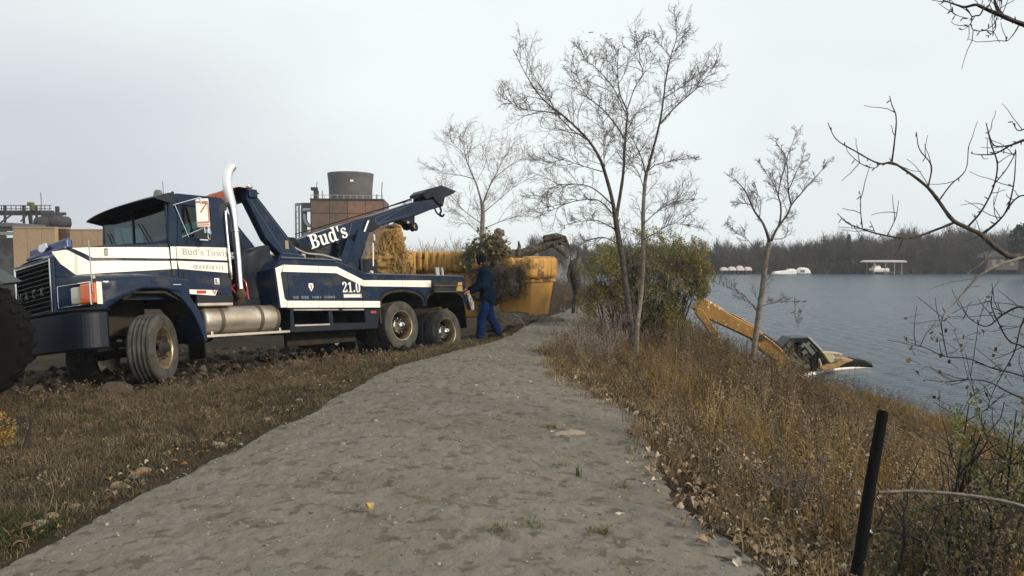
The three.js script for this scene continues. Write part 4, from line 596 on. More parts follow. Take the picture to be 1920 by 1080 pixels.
{ // leaning dark post on the bank
  const a = at(1600, 1090, 3.85), b = at(1656, 770, 3.95), g = land(a.x - .03, a.z), base = a.clone().lerp(b, (g - .1 - a.y) / (b.y - a.y));
  const t = thing('fence_post', 'black leaning post standing in the dry grass at the lower right', 'post', base);
  const u = b.clone().sub(base);
  P('post', tube([V(0, 0, 0), u.clone().multiplyScalar(.3).add(V(.012, 0, 0)), u.clone().multiplyScalar(.6), u.clone().multiplyScalar(.985), u], [.033, .0325, .031, .0295, .024], 10), M.rubberBlack, t);
  P('wire', [tube(smoothPts([u.clone().multiplyScalar(.62).add(V(.04, -.01, .02)), u.clone().multiplyScalar(.62).add(V(.28, .0, .03)), V(u.x + .62, u.y * .60, .1), V(u.x + .95, u.y * .44, .2), V(u.x + 1.5, u.y * .40, .3)], 5), [.009, .013], 5)], M.barkPale, null).name = 'fallen_branch';
  const br = scene.children[scene.children.length - 1]; br.position.copy(base); tag(br, 'thin bare pale branch lying from the black post to the right edge', 'branch');
  const w = at(1614, 893, 4.6), l = thing('litter_scrap', 'white scrap of litter in the grass beside the black post', 'litter', V(w.x, land(w.x, w.z) + .28, w.z), .4);
  P('paper', grid(Array.from({ length: 7 }, (_, i) => Array.from({ length: 5 }, (_, j) => V(i * .018 - .05, .02 * pn(i * .8, j * .8, 0, 3) + (i > 4 ? .015 : 0), j * .018)))), S([.85, .83, .78], .7, 0, { side: 2 }), l);
}
// ------------------------------------------------------------------ far things
function ground0(px, d) { return at(px, 500, d); }
{ // cooling tower on its panelled base, d = 110 m
  const d = 110, k = d / FOC, O = at(659, 482, d); O.y = -.75; const X = px => (px - 659) * k, Y = py => (482 - py) * k + EYE + .75;
  const t = thing('cooling_tower', 'dark grey concave cooling tower on a rusty panelled base behind the boom', 'cooling tower', O, .10);
  const rr_ = 42.4 * k, prof = []; for (let i = 0; i <= 14; i++) { const q = i / 14; prof.push([rr_ * (.93 + .07 * Math.pow(Math.max(0, q - .25) / .75, 1.6) + .05 * Math.pow(1 - Math.min(1, q / .12), 2)), lerp(Y(379), Y(327), q)]); }
  P('shell', [lathe([...prof, [prof[14][0] - .15, Y(327)], [prof[0][0] - .2, Y(379)]], 48)], S(0xffffff, .9, 0, { map: blotch([.095, .095, .105], [.072, .07, .076], 6, 141, 6), bumpMap: bumpMid, bumpScale: .05 }), t);
  P('vent_plate', box(.5, .3, .1, X(666), Y(344), prof[8][0] + .02, .02), M.letter, t);
  const pan = [blotch([.13, .075, .055], [.09, .06, .048], 6, 143, 4), blotch([.21, .11, .075], [.15, .085, .06], 6, 145, 4)];
  P('base_core', box(126 * k, Y(380), 10, X(660), Y(380) / 2, 0, 0), S([.05, .04, .036], .9), t);
  const xs = [597, 629, 661, 692, 723]; for (let i = 0; i < 4; i++) for (const [a, b] of [[381, 404], [405, 430], [431, 460], [461, 485]]) P('panel', box((xs[i + 1] - xs[i] - .8) * k, (b - a) * k, .25, X((xs[i] + xs[i + 1]) / 2), Y((a + b) / 2), 5.05, .03), S(0xffffff, .9, 0, { map: pan[i > 1 ? 1 : 0] }), t);
  for (const z of [-1, 1]) P('side_panel', box(.25, Y(381), 9.6, X(660) + z * 63.5 * k, Y(381) / 2, 0, .03), S(0xffffff, .9, 0, { map: pan[0] }), t);
  P('deck_edge', box(129 * k, .25, 10.6, X(660), Y(379.5), 0, .03), M.under, t);
  P('railing', [box(129 * k, .07, .07, X(660), Y(372), 5.2, 0), ...Array.from({ length: 12 }, (_, i) => box(.07, .65, .07, X(598 + i * 11.3), Y(376), 5.2, 0))], M.grey, t);
  P('fan_motor', [box(.7, 1.5, .7, X(602), Y(371), 3, .05), box(1.0, .5, .7, X(599), Y(359), 3, .05), bar(V(X(602), Y(358), 3), V(X(604), Y(346), 3), .05, 5)], M.under, t);
  P('mast', [bar(V(X(718), Y(379), 3), V(X(720), Y(345), 3), .09, 5), bar(V(X(613), Y(379), 3), V(X(613), Y(362), 3), .1, 5), bar(V(X(708), Y(379), 1), V(X(708), Y(366), 1), .15, 5)], M.grey, t);
  // pipe rack left of it
  const O2 = at(575, 482, 108); O2.y = -.75; const r = thing('pipe_rack', 'grey steel pipe rack with bent ducts left of the cooling tower', 'pipe rack', O2);
  const x = px => (px - 575) * k, st = S([.26, .28, .31], .6, .2), dk = S([.05, .055, .06], .7);
  P('lattice', [...[556, 562].map(p => box(.22, Y(384), .22, x(p), Y(384) / 2, 0, 0)), ...Array.from({ length: 9 }, (_, i) => box(.7, .1, .1, x(559), Y(388 + i * 11), 0, 0)), box(20 * k, .35, .3, x(567), Y(385), 0, 0)], st, r);
  P('duct', [box(9 * k, Y(392), .9, x(572), Y(392) / 2, .2, .1), box(28 * k, 1.2, .9, x(582), Y(390), .2, .1), box(6 * k, 7, .9, x(594), Y(412), .2, .1)], dk, r);
  P('bent_pipe', [tube(smoothPts([V(x(573), Y(397), 1), V(x(589), Y(397), 1), V(x(591), Y(400), 1), V(x(590), Y(424), 1), V(x(583), Y(424), 1), V(x(577), Y(414), 1), V(x(577), Y(404), 1)], 4), .30, 8)], S([.42, .45, .46], .5, .2), r);
  P('gallery', [box(22 * k, .5, 1.2, x(585), Y(441), .8, .05), box(14 * k, .3, 1, x(585), Y(437), 1, .05)], st, r);
  const green = thing('tree_clump', 'small dull green tree below the cooling tower panels', 'tree', V(at(605, 470, 95).x, -.75, at(605, 470, 95).z));
  P('trunk', bar(V(0, 0, 0), V(.1, 2.2, 0), .16, 6), M.bark, green);
  const lf = []; for (let i = 0; i < 500; i++) { const a = rnd() * 6.28, e = Math.pow(rnd(), .5); lf.push(new THREE.PlaneGeometry(.28, .22).rotateX(rr(0, 3)).rotateY(rr(0, 3)).translate(Math.cos(a) * e * 2.6, 3.3 + rr(-1.2, 1) * (1 - e * .5), Math.sin(a) * e * 1.4)); } P('crown', lf, S([.05, .055, .022], .9, 0, { side: 2 }), green);
}
{ // conveyor gantry and tan walls at the far left
  const d = 58, k = d / FOC, O = at(60, 482, d); O.y = -.75; const X = px => (px - 60) * k, Y = py => (482 - py) * k + EYE + .75, dk = S([.035, .036, .042], .8), md = S([.10, .10, .115], .8);
  const t = thing('conveyor_gantry', 'dark steel conveyor gantry with railing above the tan wall at far left', 'gantry', O, .0);
  P('girder', [box(140 * k, .35, .3, X(32), Y(399), 0, .02), box(140 * k, .25, .3, X(32), Y(399), -1.6, .02)], dk, t);
  for (const p of [-22, 15, 50, 64, 74]) P('post', box(.14, (Y(386) - Y(440)), .14, X(p), (Y(386) + Y(440)) / 2, .2, 0), dk, t);
  P('railing', [box(140 * k, .06, .06, X(32), Y(386), .2, 0), box(140 * k, .05, .05, X(32), Y(392), .2, 0), ...Array.from({ length: 16 }, (_, i) => box(.05, .55, .05, X(-36 + i * 9), Y(392), .2, 0))], md, t);
  P('brace', [bar(V(X(2), Y(420), .1), V(X(30), Y(400), .1), .07, 5), bar(V(X(42), Y(416), .1), V(X(58), Y(400), .1), .05, 5), bar(V(X(60), Y(424), .1), V(X(58), Y(400), .1), .08, 5)], dk, t);
  P('drive_head', [box(26 * k, .9, 1.2, X(100), Y(408), 0, .15), lathe([[0, .9], [.5, .7], [.62, 0], [.5, -.7], [0, -.9]], 14).rotateZ(1.57).translate(X(92), Y(419), .3), lathe([[0, .9], [.5, .7], [.6, 0], [.5, -.7], [0, -.9]], 14).rotateZ(1.57).translate(X(118), Y(418), .3), box(60 * k, .35, 1, X(98), Y(424), 0, .05), box(.25, 1.1, .25, X(113), Y(400), .2, .03), box(10 * k, .18, .2, X(132), Y(412), .2, .02)], dk, t);
  P('lamp_pole', [bar(V(X(84), Y(400), .2), V(X(83), Y(362), .2), .03, 4)], md, t);
  P('signal_drum', [box(.4, .32, .4, X(67), Y(384), .4, .05), box(.3, .35, .3, X(70), Y(391), .4, .04)], S([.09, .10, .03], .7), t);
  P('support', [box(.4, Y(430), .4, X(6), Y(430) / 2, 0, 0), box(.4, Y(430), .4, X(100), Y(430) / 2, -.5, 0)], dk, t);
  const O2 = at(12, 482, 52); O2.y = -.75; const k2 = 52 / FOC, Y2 = py => (482 - py) * k2 + EYE + .75, s = thing('dark_shed', 'dark shed with a pale band under the conveyor at the left edge', 'shed', O2);
  P('wall', box(60 * k2, Y2(446), 3, -12 * k2, Y2(446) / 2, -1.5, .02), S(0xffffff, .9, 0, { map: blotch([.07, .078, .075], [.025, .027, .024], 4, 151, 3) }), s);
  P('fascia', box(62 * k2, 9 * k2, .2, -12 * k2, Y2(429), .1, .02), dk, s); P('pale_band', box(61 * k2, 6 * k2, .2, -12 * k2, Y2(438), .1, .02), S([.20, .21, .21], .8), s); P('roof', box(64 * k2, .3, 3.6, -12 * k2, Y2(422), -1.5, .02), md, s);
  const k3 = 40 / FOC, tan = tex(256, (u, v) => mix3(mix3([.40, .29, .185], [.32, .235, .155], fbm(u * 3, v * 3, 3, 161, 4)), [.17, .115, .07], ss(.58, .76, fbm(u * 4, v * 3, 1, 163, 4))), 5.5);
  const Y3 = py => (482 - py) * k3 + EYE + .75;
  [[25, 105, 428, 'large tan weathered wooden bin wall at far left behind the truck nose', 40], [106, 127, 429, 'narrow stained tan plank end of the bin wall above the hood', 40.4], [126, 212, 432, 'pale tan wall panel just left of the truck windshield', 43]].forEach(([a, b, y, lab, dd], i) => {
    const kk = dd / FOC, o = at((a + b) / 2, 482, dd); o.y = -.75; const w = thing('tan_wall', lab, 'wall', o); const H = (482 - y) * kk + EYE + .75;
    const n = i === 1 ? 2 : i === 0 ? 3 : 3; for (let j = 0; j < n; j++) P('panel', box((b - a) * kk / n - .015, H - (j % 2) * .02, .3, ((j + .5) / n - .5) * (b - a) * kk, H / 2, -.15 + (j % 2) * .01, .02), S(0xffffff, .92, 0, { map: i === 1 ? M.rust.map : tan, bumpMap: bumpMid, bumpScale: .02, color: new THREE.Color().setRGB(1, 1, 1) }), w);
    P('cap', box((b - a) * kk, .10, .36, 0, H + .03, -.15, .01), S([.30, .25, .20], .9), w);
  });
}
{ // far shore: boats
  const d = 146, k = d / FOC, base = (px, dd = d) => { const o = at(px, 512, dd); o.y = WATER; return o; };
  const wh = S([.82, .82, .80], .5), sh = S([.12, .13, .14], .6);
  const l = thing('boat_lift', 'boat lift with flat pale canopy on thin posts across the lake', 'boat lift', base(1655));
  P('canopy', [ext([[-4.1, 2.55], [-3.2, 2.95], [3.4, 2.95], [4.1, 2.7], [4.0, 2.45], [-3.2, 2.5]], -1.8, 1.8, .06)], S([.50, .49, .48], .7), l);
  for (const x of [-2.6, -.2, 1.7, 3.2]) for (const z of [-1.4, 1.4]) P('post', box(.12, 2.7, .12, x, 1.2, z, .01), M.grey, l);
  P('rail', [box(6.4, .1, .1, .3, .5, 1.45, 0), box(6.4, .1, .1, .3, .25, -1.45, 0)], sh, l);
  const pb = thing('pontoon_boat', 'white pontoon boat sitting under the pale boat lift canopy', 'boat', base(1648, 145.6).add(V(0, .55, 0)));
  P('deck', [box(3.3, .55, 2.0, 0, .45, 0, .1), box(1.2, .5, 1.6, -.6, .9, 0, .1)], wh, pb); for (const z of [-.7, .7]) P('pontoon', bar(V(-1.7, 0, z), V(1.7, 0, z), .25, 10), M.alu, pb); P('helm', [box(.3, .6, .5, -.9, 1.4, 0, .05), box(.5, .35, .5, -.2, 1.2, 0, .08)], wh, pb);
  const b1 = thing('covered_boat', 'rounded white covered boat on the far shore right of the bare tree trunk', 'boat', base(1506));
  P('cover', [ext([[-1.25, .1], [-1.2, .7], [-.9, 1.25], [-.3, 1.42], [.5, 1.3], [1.05, .8], [1.25, .15]], -1, 1, .12)], wh, b1); P('window', box(.9, .55, .1, -.55, .65, 1.0, .03), sh, b1); P('hull', box(2.5, .3, 2.0, 0, .1, 0, .08), sh, b1);
  const b2 = thing('low_boat', 'low long white boat moored beside the rounded covered boat', 'boat', base(1470));
  P('hull', [ext([[-2.4, .0], [-2.2, .45], [-1.5, .62], [2.0, .95], [2.3, .8], [2.3, .0]], -.9, .9, .08)], wh, b2); P('stripe', box(.06, .8, 1.7, 1.35, .5, .06, .01), M.grey, b2); P('cabin', box(1.3, .35, 1.4, 1.4, .95, 0, .08), wh, b2);
  const labs = ['leftmost white wrapped boat in the row left of the bare trunk', 'second white wrapped boat from the left in the far row', 'third white wrapped boat from the left, tallest in the row', 'rightmost white wrapped boat in the row beside the bare trunk'];
  labs.forEach((lb, i) => { const b = thing('wrapped_boat', lb, 'boat', base(1357 + i * 15, 146)); b.position.y += .7; const h = [1.0, 1.15, 1.4, 1.1][i]; P('wrap', ext([[-.9, 0], [-.85, h * .6], [-.3, h], [.4, h * .9], [.85, h * .5], [.9, 0]], -1, 1, .1), S([.72, .62, .60], .6), b); b.scale.setScalar(.74); b.position.y = WATER + .75; P('stand', [box(.1, .8, 1.6, -.6, -.3, 0, 0), box(.1, .8, 1.6, .6, -.3, 0, 0)], sh, b); });
  const hs = thing('far_house', 'small grey house with pale windows between trees at the far right shore', 'house', base(1865, 150).add(V(0, .9, 0)));
  P('wall', box(6.5, 2.6, 5, 0, 1.3, 0, .02), S([.07, .07, .07], .9), hs); P('roof', ext([[-3.6, 2.6], [0, 4.1], [3.6, 2.6]], -2.8, 2.8, .02), S([.06, .058, .058], .9), hs); for (const x of [-2, -.2, 1.8]) { const w = P('window', box(.8, 1.0, .1, x, 1.5, 2.52, .01), S([.16, .17, .18], .3), hs); P('frame', [box(.9, .08, .12, x, 2.02, 2.53, 0), box(.9, .08, .12, x, .98, 2.53, 0)], M.grey, w); }
}
// ------------------------------------------------------------------ bare trees
const perp = d => { const a = V(rr(-1, 1), rr(-1, 1), rr(-1, 1)); return a.sub(d.clone().multiplyScalar(a.dot(d))).normalize(); };
function sprout(out, p, dir, len, r, lev, up, rmin) {
  const n = lev > 1 ? 5 : 4, pts = [p.clone()], d = dir.clone();
  for (let i = 0; i < n; i++) { d.add(V(rr(-.32, .32), rr(-.26, .26) + up, rr(-.32, .32))).normalize(); pts.push(pts[i].clone().add(d.clone().multiplyScalar(len / n))); }
  out.push(tube(pts, [r, Math.max(rmin, r * .3)], lev > 1 ? 5 : 3, false));
  if (lev <= 0) return;
  const kids = lev > 1 ? 7 : 5;
  for (let i = 0; i < kids; i++) { const t = .22 + .78 * (i + rnd()) / kids, j = Math.min(n - 1, Math.floor(t * n)), q = pts[j].clone().lerp(pts[j + 1], t * n - j), dd = pts[j + 1].clone().sub(pts[j]).normalize(); const nd = dd.clone().multiplyScalar(.7).add(perp(dd).multiplyScalar(rr(.4, 1.1))).normalize(); sprout(out, q, nd, len * rr(.32, .6) * (1.1 - t * .35), Math.max(rmin, r * .55), lev - 1, up, rmin); }
}
function tree(name, label, base, d, limbs, o) {
  const t = thing(name, label, 'tree', base.clone(), 0, o.group), twigs = [];
  limbs.forEach((L, li) => {
    const dz = L.dz || 0; const pts = smoothPts(L.p.map(([x, y], i) => { const q = at(x, y, d + dz * i / (L.p.length - 1) + (li && i ? rr(-.12, .12) : 0)); return q.sub(base); }), 5);
    const rad = pts.map((_, i) => { const q = i / (pts.length - 1); return (o.thin || .66) * lerp(L.r[0], L.r[1], Math.pow(q, .8)) * (1 + .08 * (pn(i * .9, li, 0, 3) - .5)); });
    P(li === 0 ? 'trunk' : L.stem ? 'trunk' : 'limb', tube(pts, rad, 8, false), L.mat || o.bark, t);
    const n = Math.round((L.n || 0) * (o.dens || 1.2)); for (let i = 0; i < n; i++) { const q = lerp(L.from ?? .25, 1, (i + rnd()) / n), j = Math.min(pts.length - 2, Math.floor(q * (pts.length - 1))), dd = pts[j + 1].clone().sub(pts[j]).normalize(), pr = perp(dd); pr.y = pr.y * .6 + .15; sprout(twigs, pts[j], dd.multiplyScalar(L.follow ?? .7).add(pr.multiplyScalar(rr(.5, 1.15))).normalize(), (L.len || 1) * rr(.35, 1.15) * (1.15 - .65 * q), Math.max(o.rmin, L.tr || .008), L.lev ?? 2, o.up ?? .04, o.rmin); }
  });
  if (twigs.length) { const m = P('twigs', twigs, o.twig, t); m.userData.kind = 'stuff'; }
  return t;
}
const shift = (s, ox, oy) => l => l.map(([x, y]) => [ox + x / s, oy + y / s]);
{
  const b = at(1187, 672, 14.8); b.y = land(b.x, b.z) - .05;
  tree('bare_tree', 'tall bare tree with two forking trunks in the middle, right of the person', b, 14.8, [
    { p: [[1187, 680], [1186, 640], [1180, 590], [1172, 530], [1166, 480], [1157, 430], [1153, 400]], r: [.135, .085], n: 14, from: .1, len: .9, lev: 2 },
    { p: [[1193, 680], [1194, 620], [1203, 540], [1206, 460], [1206, 400], [1211, 330], [1217, 310]], r: [.095, .055], n: 16, from: .1, len: 1.0, stem: true, mat: M.barkPale, dz: .5 },
    { p: [[1153, 405], [1148, 375], [1136, 330], [1125, 298], [1104, 264], [1076, 235], [1050, 212], [1020, 188], [992, 150], [962, 92]], r: [.075, .008], n: 22, len: 1.25, dz: -.5 },
    { p: [[1052, 214], [1020, 209], [990, 206], [965, 197], [938, 178]], r: [.025, .006], n: 12, len: .8, dz: .3 },
    { p: [[1100, 262], [1060, 232], [1025, 180], [1000, 140]], r: [.022, .006], n: 10, len: .8, dz: .5 },
    { p: [[1155, 410], [1162, 370], [1168, 330], [1171, 285], [1174, 240], [1176, 210], [1162, 175], [1158, 130], [1160, 90]], r: [.07, .007], n: 20, len: 1.1, dz: .4 },
    { p: [[1172, 262], [1155, 235], [1130, 205], [1100, 180], [1085, 150], [1072, 108]], r: [.03, .006], n: 16, len: .95, dz: .7 },
    { p: [[1176, 205], [1190, 165], [1205, 135], [1190, 95], [1196, 72]], r: [.02, .005], n: 12, len: .8, dz: -.4 },
    { p: [[1174, 215], [1150, 165], [1120, 130], [1098, 110], [1088, 90]], r: [.02, .005], n: 12, len: .8, dz: .3 },
    { p: [[1214, 318], [1226, 275], [1238, 225], [1244, 185], [1250, 140], [1258, 105], [1268, 75], [1277, 45]], r: [.05, .005], n: 16, len: 1.0, dz: -.4 },
    { p: [[1238, 232], [1262, 205], [1290, 180], [1312, 160], [1342, 118]], r: [.03, .006], n: 12, len: .8, dz: .4 },
    { p: [[1243, 185], [1275, 165], [1310, 140], [1346, 122]], r: [.018, .005], n: 8, len: .7, dz: -.3 },
    { p: [[1258, 108], [1240, 85], [1224, 60]], r: [.012, .004], n: 5, len: .5 },
    { p: [[1213, 322], [1232, 308], [1262, 302], [1302, 294]], r: [.022, .006], n: 10, len: .7, dz: .3 },
    { p: [[1211, 330], [1204, 300], [1190, 268], [1176, 245]], r: [.03, .008], n: 9, len: .8 },
    { p: [[1208, 355], [1195, 320], [1180, 300]], r: [.015, .006], n: 6, len: .8 },
    { p: [[1135, 330], [1132, 290], [1133, 250], [1130, 215]], r: [.018, .005], n: 10, len: .8, dz: .4 },
    { p: [[1150, 385], [1110, 352], [1070, 345], [1035, 352], [1008, 378]], r: [.026, .006], n: 14, len: .95, dz: -.6 },
    { p: [[1153, 405], [1120, 375], [1075, 378], [1040, 392], [1012, 405]], r: [.022, .006], n: 14, len: .95, dz: .6 },
    { p: [[1158, 432], [1120, 414], [1090, 415], [1050, 425]], r: [.024, .006], n: 10, len: .8, dz: -.3 },
    { p: [[1162, 458], [1130, 445], [1100, 452], [1068, 468]], r: [.020, .006], n: 9, len: .7, dz: .4 },
    { p: [[1130, 322], [1095, 312], [1050, 300], [1020, 312]], r: [.018, .005], n: 12, len: .9, dz: .5 },
    { p: [[1206, 420], [1235, 395], [1262, 380], [1300, 372]], r: [.020, .005], n: 12, len: .9, dz: .6 },
    { p: [[1205, 450], [1232, 435], [1262, 420], [1296, 424]], r: [.018, .005], n: 10, len: .8, dz: -.5 },
  ], { bark: M.bark, twig: M.twig, rmin: .002, up: .05 });
  { // the last leaves high in it
    const g = []; for (let i = 0; i < 48; i++) { const c = at(rr(1075, 1215), 60 + Math.pow(rnd(), 1.6) * 60, 14.8 + rr(-.5, .5)); for (let k = 0; k < 2; k++) g.push(new THREE.PlaneGeometry(.03, .02).rotateX(rr(0, 3)).rotateY(rr(0, 3)).translate(c.x - b.x + rr(-.04, .04), c.y - b.y, c.z - b.z)); }
    const t = scene.getObjectByName('bare_tree'); stuff(P('leaves', g, S([.11, .10, .05], .9, 0, { side: 2 }), t));
  }
  const b2 = at(903, 520, 23); b2.y = land(b2.x, b2.z);
  tree('bare_tree', 'slender pale bare tree behind the brush heap, right of the boom tip', b2, 23, [
    { p: [[902, 590], [903, 500], [904, 440], [905, 395], [903, 378]], r: [.17, .10], n: 10, from: .45, len: 1.5 },
    { p: [[903, 380], [893, 345], [878, 310], [870, 280], [867, 255]], r: [.06, .008], n: 16, len: 1.6, dz: -.6 },
    { p: [[888, 335], [860, 328], [835, 325], [812, 312]], r: [.03, .007], n: 10, len: 1.2, dz: .5 },
    { p: [[904, 385], [918, 350], [936, 315], [948, 288]], r: [.055, .008], n: 16, len: 1.6, dz: .6 },
    { p: [[925, 336], [950, 315], [975, 300], [985, 292]], r: [.025, .006], n: 10, len: 1.2, dz: -.5 },
    { p: [[905, 400], [935, 375], [962, 352], [992, 335]], r: [.03, .007], n: 12, len: 1.3, dz: .5 },
    { p: [[904, 420], [870, 395], [850, 372], [822, 350]], r: [.03, .007], n: 12, len: 1.2, dz: -.5 },
    { p: [[905, 430], [940, 415], [975, 405], [1010, 408]], r: [.03, .007], n: 12, len: 1.2, dz: .5 },
    { p: [[904, 445], [880, 420], [862, 400], [845, 392]], r: [.025, .007], n: 9, len: 1.1, dz: .5 },
    { p: [[872, 292], [850, 268], [840, 250]], r: [.02, .006], n: 9, len: 1.1 },
  ], { bark: M.barkPale, twig: M.twigPale, rmin: .0028, up: .05, thin: .6, dens: .85 });
  const q = shift(3, 1320, 200), b3 = at(1412, 690, 17.2); b3.y = land(b3.x, b3.z) - .05;
  tree('bare_tree', 'smaller bare tree with a Y-shaped fork in front of the sunken excavator arm', b3, 17.2, [
    { p: [[1410, 700], [1414, 655], [1421, 600], [1428, 550], [1434, 505], [1440, 462], [1443, 452]], r: [.115, .085], n: 7, from: .3, len: 0.55, mat: M.barkPale },
    { p: q([[368, 760], [350, 700], [328, 650], [285, 590], [265, 548], [235, 480], [190, 425], [110, 368]]), r: [.06, .008], n: 12, len: 0.58, dz: -.5 },
    { p: q([[265, 550], [240, 545], [205, 540], [165, 530]]), r: [.02, .006], n: 5, len: 0.39 },
    { p: q([[378, 752], [400, 705], [432, 655], [470, 605], [492, 552], [545, 490], [600, 425], [660, 360], [700, 295]]), r: [.06, .008], n: 14, len: 0.62, dz: .5 },
    { p: q([[420, 675], [432, 610], [430, 545], [418, 500], [432, 420], [452, 340], [458, 275], [420, 225], [400, 190]]), r: [.04, .006], n: 12, len: 0.55, dz: .3 },
    { p: q([[490, 550], [478, 500], [472, 440], [470, 360], [468, 290], [500, 200], [522, 125]]), r: [.035, .005], n: 12, len: 0.55, dz: -.3 },
    { p: q([[476, 470], [510, 390], [545, 310], [570, 235]]), r: [.02, .005], n: 9, len: 0.47, dz: .4 },
    { p: q([[430, 545], [400, 450], [360, 390], [305, 300]]), r: [.022, .005], n: 9, len: 0.47, dz: -.4 },
    { p: q([[285, 590], [300, 500], [290, 440]]), r: [.015, .005], n: 6, len: 0.39 },
    { p: q([[400, 745], [450, 738], [470, 690], [472, 620]]), r: [.02, .006], n: 5, len: 0.39 },
    { p: q([[290, 800], [240, 745], [175, 700], [120, 650]]), r: [.016, .005], n: 9, len: 0.47 },
    { p: [[1425, 575], [1440, 570], [1470, 566], [1510, 564]], r: [.018, .006], n: 8, len: 0.47, dz: .4 },
    { p: [[1490, 566], [1491, 590], [1492, 610], [1508, 580]].map(([x, y]) => [x, y - 8]), r: [.012, .005], n: 4, len: 0.31 },
    { p: [[1424, 590], [1400, 560], [1380, 545], [1340, 530]], r: [.016, .005], n: 9, len: 0.47, dz: -.4 },
  ], { bark: M.bark, twig: M.twig, rmin: .002, up: .05 });
  { // tree outside the right edge whose branches hang into view
    const o = V(4.75, 0, -4.9); o.y = land(o.x, o.z) - .1; const d = 4.9, z8 = shift(4.5, 1500, 0);
    const t = thing('overhanging_tree', 'bare tree beyond the right edge with budded branches reaching over the lake', 'tree', o);
    P('trunk', tube(smoothPts([V(0, 0, 0), V(.05, 1.2, 0), V(-.03, 2.4, .05), V(.05, 3.6, 0), V(.1, 5.4, 0)], 4), [.16, .06], 10, false), M.bark, t);
    const Lp = (p, r0, r1, mat, dz = 0, tw = 0, name = 'branch', s = 0) => { const pts = smoothPts(p.map(([x, y], i) => x > 3000 ? V(-.02, y - 3000, 0) : at(x, y, d + dz * i / p.length + (i ? rr(-.03, .03) : 0)).sub(o)), 4); const g = [tube(pts, pts.map((_, i) => lerp(r0, r1, i / (pts.length - 1)) * (1 + .25 * (rnd() - .5))), 6, false)];
      for (let i = 2; i < pts.length; i += 2) if (rnd() < .55) { const a = pts[i].clone(), pr = perp(V(1, 0, 0)).multiplyScalar(rr(.010, .03)); pr.x = -Math.abs(pr.x) - .008; g.push(tube([a, a.clone().add(pr), a.clone().add(pr.multiplyScalar(1.6))], [.0035, .006, .001].map(v => v * .8), 4, false)); }
      for (let i = 0; i < tw; i++) { const a = pts[Math.floor(rr(.2, .95) * (pts.length - 1))]; sprout(g, a, V(rr(-1, .3), rr(-.3, 1), rr(-.5, .5)).normalize(), rr(.12, .3), .0035, 0, .03, .002); }
      P(name, g, mat, t); };
    Lp([[3001, 3001.93], [1920, 482], [1893, 481], [1866, 463], [1840, 440], [1813, 427], [1787, 413], [1760, 377], [1740, 352], [1703, 323], [1672, 305], [1650, 307], [1603, 283], [1567, 260], [1552, 230]], .022, .0025, M.bark, -.2, 4);
    Lp([[1790, 417], [1757, 430], [1707, 446], [1653, 440], [1610, 427], [1587, 417], [1570, 400]], .009, .003, M.bark, .2, 4);
    Lp([[1672, 305], [1677, 267], [1680, 217], [1672, 196], [1668, 180]], .006, .0025, M.twigDark, 0, 2);
    Lp([[1740, 352], [1746, 310], [1724, 280], [1718, 247]], .006, .0025, M.twigDark, 0, 2);
    Lp([[1760, 377], [1783, 346], [1810, 320], [1816, 275]], .006, .0025, M.twigDark, .1, 2);
    Lp([[1816, 424], [1840, 396], [1863, 350], [1870, 307], [1857, 267], [1850, 236]], .008, .0028, M.twigDark, .1, 3);
    Lp([[1840, 440], [1866, 420], [1886, 397], [1900, 350], [1905, 290]], .010, .003, M.twigDark, -.2, 4);
    Lp([[1886, 397], [1902, 375], [1915, 367], [1935, 368]], .007, .004, M.twigDark, 0, 2);
    Lp([[1650, 307], [1640, 315], [1620, 310], [1590, 285], [1586, 272]], .004, .002, M.twigDark, 0, 2);
    Lp([[1860, 457], [1847, 488], [1813, 513]], .006, .003, M.barkPale, 0, 1);
    Lp([[3001, 3001.8], [1930, 486], [1895, 490], [1866, 500], [1833, 520], [1797, 560], [1770, 590]], .014, .005, M.barkPale, -.3, 4);
    Lp([[1617, 427], [1614, 400], [1613, 368], [1611, 358]], .004, .002, M.twigDark, 0, 2); Lp([[1664, 441], [1680, 407], [1685, 376]], .004, .002, M.twigDark, 0, 2); Lp([[1643, 441], [1636, 425], [1631, 414]], .003, .002, M.twigDark, 0, 1);
    Lp([[1860, 350], [1885, 320], [1900, 295], [1905, 285]], .005, .0025, M.twigDark, 0, 2);
    Lp([[3001, 3003.2], [1935, 262], [1900, 270], [1866, 288], [1840, 290], [1822, 288]], .009, .003, M.twigDark, 0, 2);
    Lp([[1925, 262], [1895, 272], [1867, 274], [1858, 262], [1850, 235]], .006, .0025, M.twigDark, .1, 2);
    Lp([[1925, 240], [1910, 245], [1898, 228]], .005, .0025, M.twigDark, 0, 1);
    Lp([...[[3001, 3004.1], [1940, 55]], ...z8([[1890, 208], [1800, 175], [1720, 140], [1660, 115], [1600, 90], [1550, 68], [1480, 40], [1400, 58], [1350, 50], [1280, 28], [1240, 15], [1190, 12], [1110, 2]])], .020, .002, M.twigDark, 0, 8);
    Lp(z8([[1550, 70], [1515, 128], [1480, 132], [1450, 138], [1425, 95], [1405, 70]]), .006, .0025, M.twigDark, 0, 1);
    Lp(z8([[1450, 138], [1440, 200], [1405, 232], [1372, 252]]), .004, .002, M.twigDark, 0, 2);
    Lp(z8([[1440, 205], [1460, 250], [1520, 262], [1590, 240], [1650, 180], [1662, 140]]), .003, .003, M.twigDark, 0, 1);
    Lp(z8([[1650, 185], [1650, 240], [1610, 290], [1565, 302]]), .003, .0025, M.twigDark, 0, 2);
    Lp(z8([[1690, 120], [1650, 60], [1635, -20]]), .006, .004, M.twigDark, 0, 2); Lp(z8([[1720, 140], [1670, 70], [1640, -10]]), .009, .006, M.twigDark, .2, 1);
